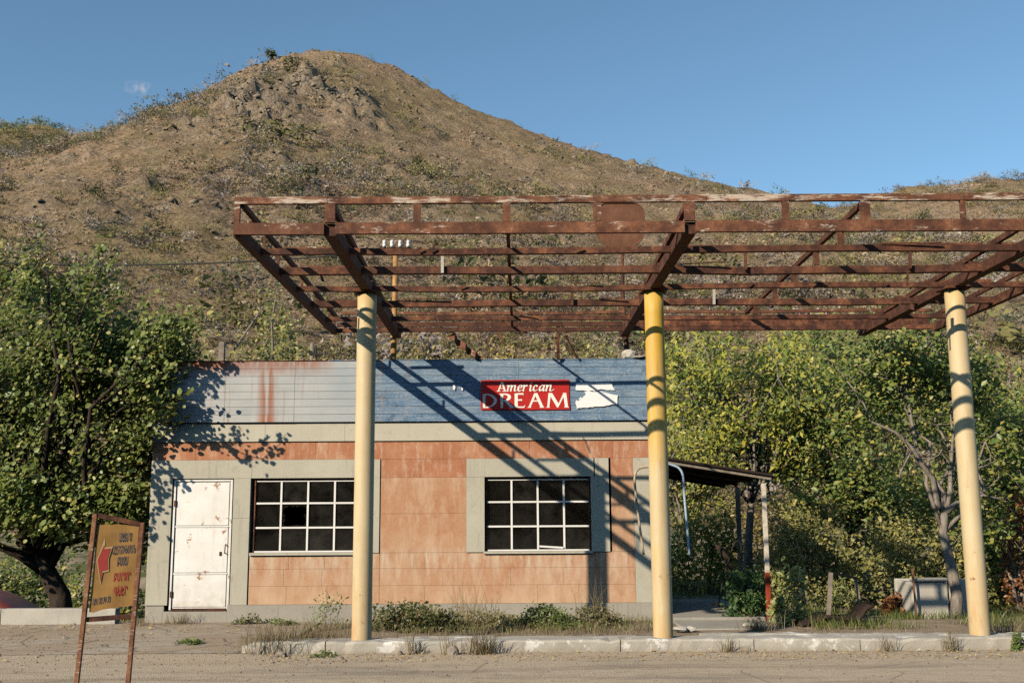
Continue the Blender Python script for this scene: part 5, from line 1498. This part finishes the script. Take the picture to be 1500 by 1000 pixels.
# ------------------------------------------------------------------ yellow sign board in the foreground
YB_ = 8.0
tl, tr_, br_, bl_ = at(140, 752, YB_), at(209, 765, YB_ + .10), at(178, 1105, YB_ + .10), at(100, 1110, YB_)
def on_floor(p): return Vector((p.x, p.y, .012))
sgn = tag(empty('sign_board', (bl_.x, YB_, .012)), 'ochre sign board with red arrow in a rusty leaning frame by the road', 'sign')
S0 = Vector((bl_.x, YB_, .012))
pL0, pL1 = on_floor(bl_), tl
pR0, pR1 = on_floor(br_), tr_
m_post = m_rust('sign_frame_paint', .8, (.12, .05, .03), (.22, .10, .05), (.33, .17, .09)); M['signframe'] = m_post
MB().bar(pL0 - S0, pL1 - S0, .033, .03, (0, 1, 0)).build('frame_post', M['signframe'], sgn, bevel=.003)
MB().bar(pR0 - S0, pR1 - S0, .033, .03, (0, 1, 0)).build('frame_post', M['signframe'], sgn, bevel=.003)
MB().bar(pL1 - S0 + Vector((.02, 0, -.012)), pR1 - S0 + Vector((-.02, 0, -.012)), .035, .035).build('top_rail', M['rust'], sgn)
lr0, lr1 = at(127, 907, YB_ + .02), at(194, 902, YB_ + .11)
MB().bar(lr0 - S0, lr1 - S0, .035, .035).build('bottom_rail', M['rust'], sgn)
# panel corners
pc = [at(143.5, 768, YB_ + .01), at(204, 768, YB_ + .09), at(194.5, 886, YB_ + .09), at(130.5, 896.5, YB_ + .01)]   # tl tr br bl
def panel(u, v, off=0.0):
    p = pc[0].lerp(pc[1], u).lerp(pc[3].lerp(pc[2], u), v)
    n = (pc[1] - pc[0]).cross(pc[3] - pc[0]).normalized()
    if n.y > 0: n = -n
    return p + n * off - S0
m = MB(); v, f = [], []; nu = 10; nv = 14
for i in range(nu + 1):
    for j in range(nv + 1):
        v.append(panel(i / nu, j / nv + (random.uniform(-.012, .012) if j in (0, nv) else 0), .003 * math.sin(i * .7 + j * .4)))
for i in range(nu):
    for j in range(nv): f.append((i * (nv + 1) + j, i * (nv + 1) + j + 1, (i + 1) * (nv + 1) + j + 1, (i + 1) * (nv + 1) + j))
o = m.add(v, f).build('panel', M['ochre'], sgn); s = o.modifiers.new('solid', 'SOLIDIFY'); s.thickness = .006; s.offset = -1 if False else 0
def flat(name, pts, mat, off):
    MB().add([panel(a, b, off) for a, b in pts], [tuple(range(len(pts)))]).build(name, M[mat], sgn)
# arrow: cream outline below, red on top; drawn in panel units from the photograph's zoom
arrow = [(.075, .41), (.20, .235), (.205, .285), (.37, .28), (.315, .40), (.345, .53), (.205, .54), (.195, .66)]
big = [(.05, .41), (.205, .15), (.222, .264), (.405, .26), (.34, .40), (.37, .55), (.225, .56), (.20, .70)]
cx = [a for a, b in arrow]
def tris(pts, mat, off, name):
    flat(name, [pts[0], pts[1], pts[2], pts[3], pts[4], pts[5], pts[6], pts[7]], mat, off)
tris(big, 'signcream', .0065, 'arrow_outline'); tris(arrow, 'inkred', .0085, 'arrow')
dg = None
def text_line(txt, u0, u1, v0, v1, mat, off, halo=True):
    cu = bpy.data.curves.new('t', 'FONT'); cu.body = txt; cu.size = 1; cu.offset = .038
    ob = bpy.data.objects.new('t', cu); COL.objects.link(ob)
    d = bpy.context.evaluated_depsgraph_get(); me = bpy.data.meshes.new_from_object(ob.evaluated_get(d))
    bpy.data.objects.remove(ob)
    n = len(me.vertices)
    if n == 0: return
    c = np.zeros(n * 3); me.vertices.foreach_get('co', c); c = c.reshape(-1, 3)
    lo, hi = c.min(0), c.max(0)
    for q in range(n):
        a = (c[q, 0] - lo[0]) / (hi[0] - lo[0]); b = (c[q, 1] - lo[1]) / (hi[1] - lo[1])
        me.vertices[q].co = panel(u0 + (u1 - u0) * a, v1 - (v1 - v0) * b, off)
    me.materials.clear(); me.name = 'lettering'
    link_mesh('lettering', me, M[mat], sgn)
for txt, u0, u1, v0, v1, mt in (('\u0544\u0535\u054f\u0531\u0542\u053b', .53, .88, .095, .205, 'inkblue'), ('\u0538\u0546\u0534\u0548\u0552\u0546\u0544\u0531\u0546', .415, .96, .245, .355, 'inkblue'),
                               ('\u0532\u0531\u0536\u0531', .55, .81, .385, .50, 'inkblue'), ('\u0532\u0531\u0550\u0541\u0550', .50, .88, .575, .69, 'inkred'), ('\u0533\u0546\u0535\u0550', .53, .82, .735, .855, 'inkred'),
                               ('091 72 74 73', .06, .47, .845, .925, 'inkblue')):
    text_line(txt, u0, u1, v0, v1, mt, .0075)

# ------------------------------------------------------------------ weeds along the wall and the kerb
def wbush(name, label, px, py, Y, rx, rz, leaf, n, ls, seed, **kw):
    kw.setdefault('cat', 'plant'); return bush(name, label, px, py, Y, rx, rz, leaf, n, ls, seed, **kw)
wbush('vine_shrub', 'dark trailing shrub right of the left column', 596, 915, 15.9, 56, 34, 'vine', 1500, .055, 301, clusters=30, cat='shrub', stems=16)
wbush('vine_shrub', 'right-hand tail of the dark trailing shrub', 645, 915, 15.8, 34, 26, 'vine', 800, .05, 302, clusters=20, cat='shrub', stems=10)
wbush('nettle_clump', 'green nettle clump below the right window', 808, 915, 16.2, 52, 26, 'weed', 1900, .042, 303, clusters=30)
wbush('nettle_clump', 'low green weeds left of the nettle clump', 720, 915, 16.2, 54, 20, 'dryweed', 1500, .04, 304, clusters=28)
wbush('nettle_clump', 'green weeds in the column shadow at the wall foot', 876, 915, 16.4, 36, 25, 'dryweed', 900, .045, 305, clusters=18)
wbush('wall_weed', 'small green weed at the wall foot right of the door', 362, 913, 17.1, 22, 16, 'vine', 240, .05, 306, clusters=12)
wbush('wall_weed', 'low green weed under the left window', 412, 913, 17.0, 24, 12, 'weed', 380, .035, 307, clusters=14)
wbush('wall_weed', 'weed with upright stems left of the left column', 478, 913, 16.2, 34, 44, 'weed', 420, .035, 308, clusters=18, stems=12)
wbush('kerb_weed', 'sprig of weeds on the kerb right of the last column', 1492, 955, 13.45, 14, 30, 'weed', 160, .045, 309, clusters=9)
wbush('road_weed', 'flat green weed on the apron before the door', 283, 951, 14.6, 24, 9, 'weed', 300, .04, 310, clusters=14)
wbush('road_weed', 'green weed at the front foot of the kerb end', 470, 955, 13.3, 22, 10, 'weed', 240, .035, 311, clusters=12)

def tuft(name, label, px, py, Y, rx, h, n, seed, leaf='straw', cat='grass tuft', w=.0035, lean=.45, z=None):
    r = np.random.default_rng(seed); b = at(px, py, Y); sc = Y / F_PX
    p = r.normal(0, .5, (n, 3)) * [rx * sc, rx * sc * .6, 0]
    v, t = blades(p, h * sc, w, r, lean)
    o = link_mesh(name, np_mesh(name, v, t), LEAF[leaf]); o.location = (b.x, Y, (gz(b.x, Y) if z is None else z))
    return tag(o, label, cat)
tuft('dry_tuft', 'bushy dry tuft in front of the kerb below the banner', 706, 960, 13.38, 20, 44, 210, 401, lean=.6, z=.01)
tuft('dry_tuft', 'large tangle of dry grass over the broken kerb end', 400, 955, 13.65, 44, 48, 520, 402, lean=.7, z=.02)
tuft('dry_tuft', 'dry tangle along the kerb just left of the left column', 462, 935, 14.0, 52, 44, 420, 403, lean=.7, z=.06)
tuft('dry_tuft', 'thin dry stalks against the kerb right of the left column', 600, 955, 13.42, 7, 52, 34, 404, lean=.35, z=.01)
tuft('dry_tuft', 'dry stalks at the wall foot under the middle of the wall', 690, 912, 16.6, 34, 48, 130, 405, lean=.3)
tuft('dry_tuft', 'tall thin stalks before the column shadow', 868, 912, 16.3, 18, 74, 40, 406, lean=.22)
tuft('dry_tuft', 'dry grass at the door step', 262, 910, 17.2, 24, 24, 130, 407, lean=.6)
tuft('dry_tuft', 'dry tuft at the foot of the painted post', 1112, 925, 15.6, 26, 28, 190, 408, lean=.6)
tuft('dry_tuft', 'dry tuft leaning on the kerb front, left of the right column', 1390, 955, 13.43, 14, 38, 60, 409, lean=.5, z=.01)
tuft('dry_tuft', 'dry stalks over the kerb, half way between the right columns', 1300, 955, 13.43, 12, 36, 40, 410, lean=.5, z=.01)
tuft('dry_tuft', 'tall bare stalks right of the left column', 680, 905, 16.9, 20, 84, 14, 411, lean=.2)
tuft('dry_tuft', 'dry stalks at the kerb left of the bushy tuft', 655, 955, 13.42, 8, 40, 24, 412, lean=.4, z=.01)
tuft('dry_tuft', 'dry grass behind the kerb right of the right column', 1475, 930, 14.4, 30, 44, 220, 413, lean=.6)
tuft('dry_tuft', 'dry grass below the foot of the yellow sign', 205, 915, 17.0, 16, 18, 90, 414, lean=.6)
for k, (px, h, n, lab) in enumerate(((612, 18, 20, 'small dry sprig at the kerb right of the left column'), (1066, 30, 44, 'small dry sprig at the kerb below the lean-to'), (1092, 16, 14, 'tiny dry sprig on the kerb below the painted post'))):
    tuft('dry_tuft', lab, px, 955, 13.44, 9, h, n, 420 + k, lean=.65, z=.01)
# grass cover
r = np.random.default_rng(55)
def cover(n, xr, yr, h, name, leaf, label, sel=None, w=.005, seed=1):
    r = np.random.default_rng(seed); x = r.uniform(*xr, n); y = r.uniform(*yr, n)
    k = fbm(x / 1.1 + 20, y / 1.1 + 7, 3) > r.uniform(.35, .62, n)
    if sel: k &= sel(x, y)
    x, y = x[k], y[k]; p = np.stack([x, y, ground_z(x, y)], 1); v, t = blades(p, h, w, r, .5)
    return tag(link_mesh(name, np_mesh(name, v, t), LEAF[leaf]), label, kind='stuff')
cover(26000, (2.6, 11.5), (16.2, 24), .17, 'yard_grass', 'grass', 'green grass covering the yard on the right', lambda x, y: (x > 4.3) | (y > 19.5), seed=61)
cover(12000, (4.4, 11), (14.9, 17.8), .20, 'yard_grass', 'grass', 'thin grass behind the kerb on the right', lambda x, y: (y > 15.6), seed=64)
cover(7000, (-3.2, 11), (14.2, 17.3), .12, 'dry_grass', 'straw', 'dry straw grass on the pump island', lambda x, y: (x < 2.4) | (x > 4.1), w=.004, seed=62)
cover(9000, (-14, -6.4), (17.6, 24), .22, 'undergrowth_grass', 'grass', 'grass under the left tree', seed=63)
cover(2300, (-2.3, 2.3), (15.0, 17.3), .12, 'low_weeds', 'grass', 'low green weeds along the foot of the wall', lambda x, y: y > 15.4, w=.006, seed=65)
cover(2200, (-3.4, 2.4), (14.6, 17.3), .17, 'dry_stalks', 'straw', 'dry stalks among the weeds at the wall foot', lambda x, y: y > 15.0, w=.0035, seed=66)
# creeping weeds, leaf litter, gravel
def litter(n, seed, xr, yr, z, name, leaf, ls, label, sel=None):
    r = np.random.default_rng(seed); x = r.uniform(*xr, n); y = r.uniform(*yr, n)
    if sel: k = sel(x, y, r); x, y = x[k], y[k]
    p = np.stack([x, y, np.full(len(x), z) + r.uniform(.004, .02, len(x))], 1)
    v, t = leaf_mesh(p, ls, r, .6, 2.2, .15)
    v[:, 2] = np.maximum(v[:, 2], z + .002)
    return tag(link_mesh(name, np_mesh(name, v, t), LEAF[leaf]), label, kind='stuff')
litter(1500, 71, (-9, 1), (12.5, 17.2), .022, 'fallen_leaves', 'litter', .045, 'fallen leaves littering the apron', lambda x, y, r: (r.random(len(x)) < np.clip(.15 + (y - 15.2) * .35, .06, 1) * np.clip((-2.8 - x) / 3, .0, 1)))
litter(900, 72, (-3, 9), (12.7, 13.5), .018, 'kerb_litter', 'litter', .03, 'dry leaf scraps blown against the kerb')
gsel = lambda x, y, r: r.random(len(x)) < np.clip(.22 + np.clip((y - 12.3) / 1.2, 0, 1) * .8, 0, 1)
stones(9000, 73, (-9, 9), (10.0, 13.52), (.004, .020), lambda x, y: np.full_like(x, .014), 'gravel', M['stone'], 'gravel and grit on the asphalt', .1, gsel)
stones(1200, 74, (-8.5, -3.3), (13.6, 17.3), (.004, .018), lambda x, y: np.full_like(x, .018), 'gravel', M['stone'], 'grit on the concrete apron', .1)
for i, (px, py, Y, s, lab) in enumerate(((663, 955, 13.36, (.085, .07, .1), 'pointed grey stone in front of the kerb below the banner'), (586, 955, 13.4, (.04, .04, .035), 'small stone at the kerb right of the left column'), (412, 961, 13.3, (.08, .06, .05), 'dark stone beside the dry grass at the kerb end'),
                                         (372, 952, 13.62, (.12, .1, .12), 'broken kerb lump at the end of the kerb'), (500, 970, 12.9, (.05, .05, .03), 'flat dark stone on the asphalt near the left column'))):
    tag(rock('stone', M['stone'] if i != 3 else M['kerb'], (at(px, py, Y).x, Y, .03), s, 500 + i), lab, 'stone')
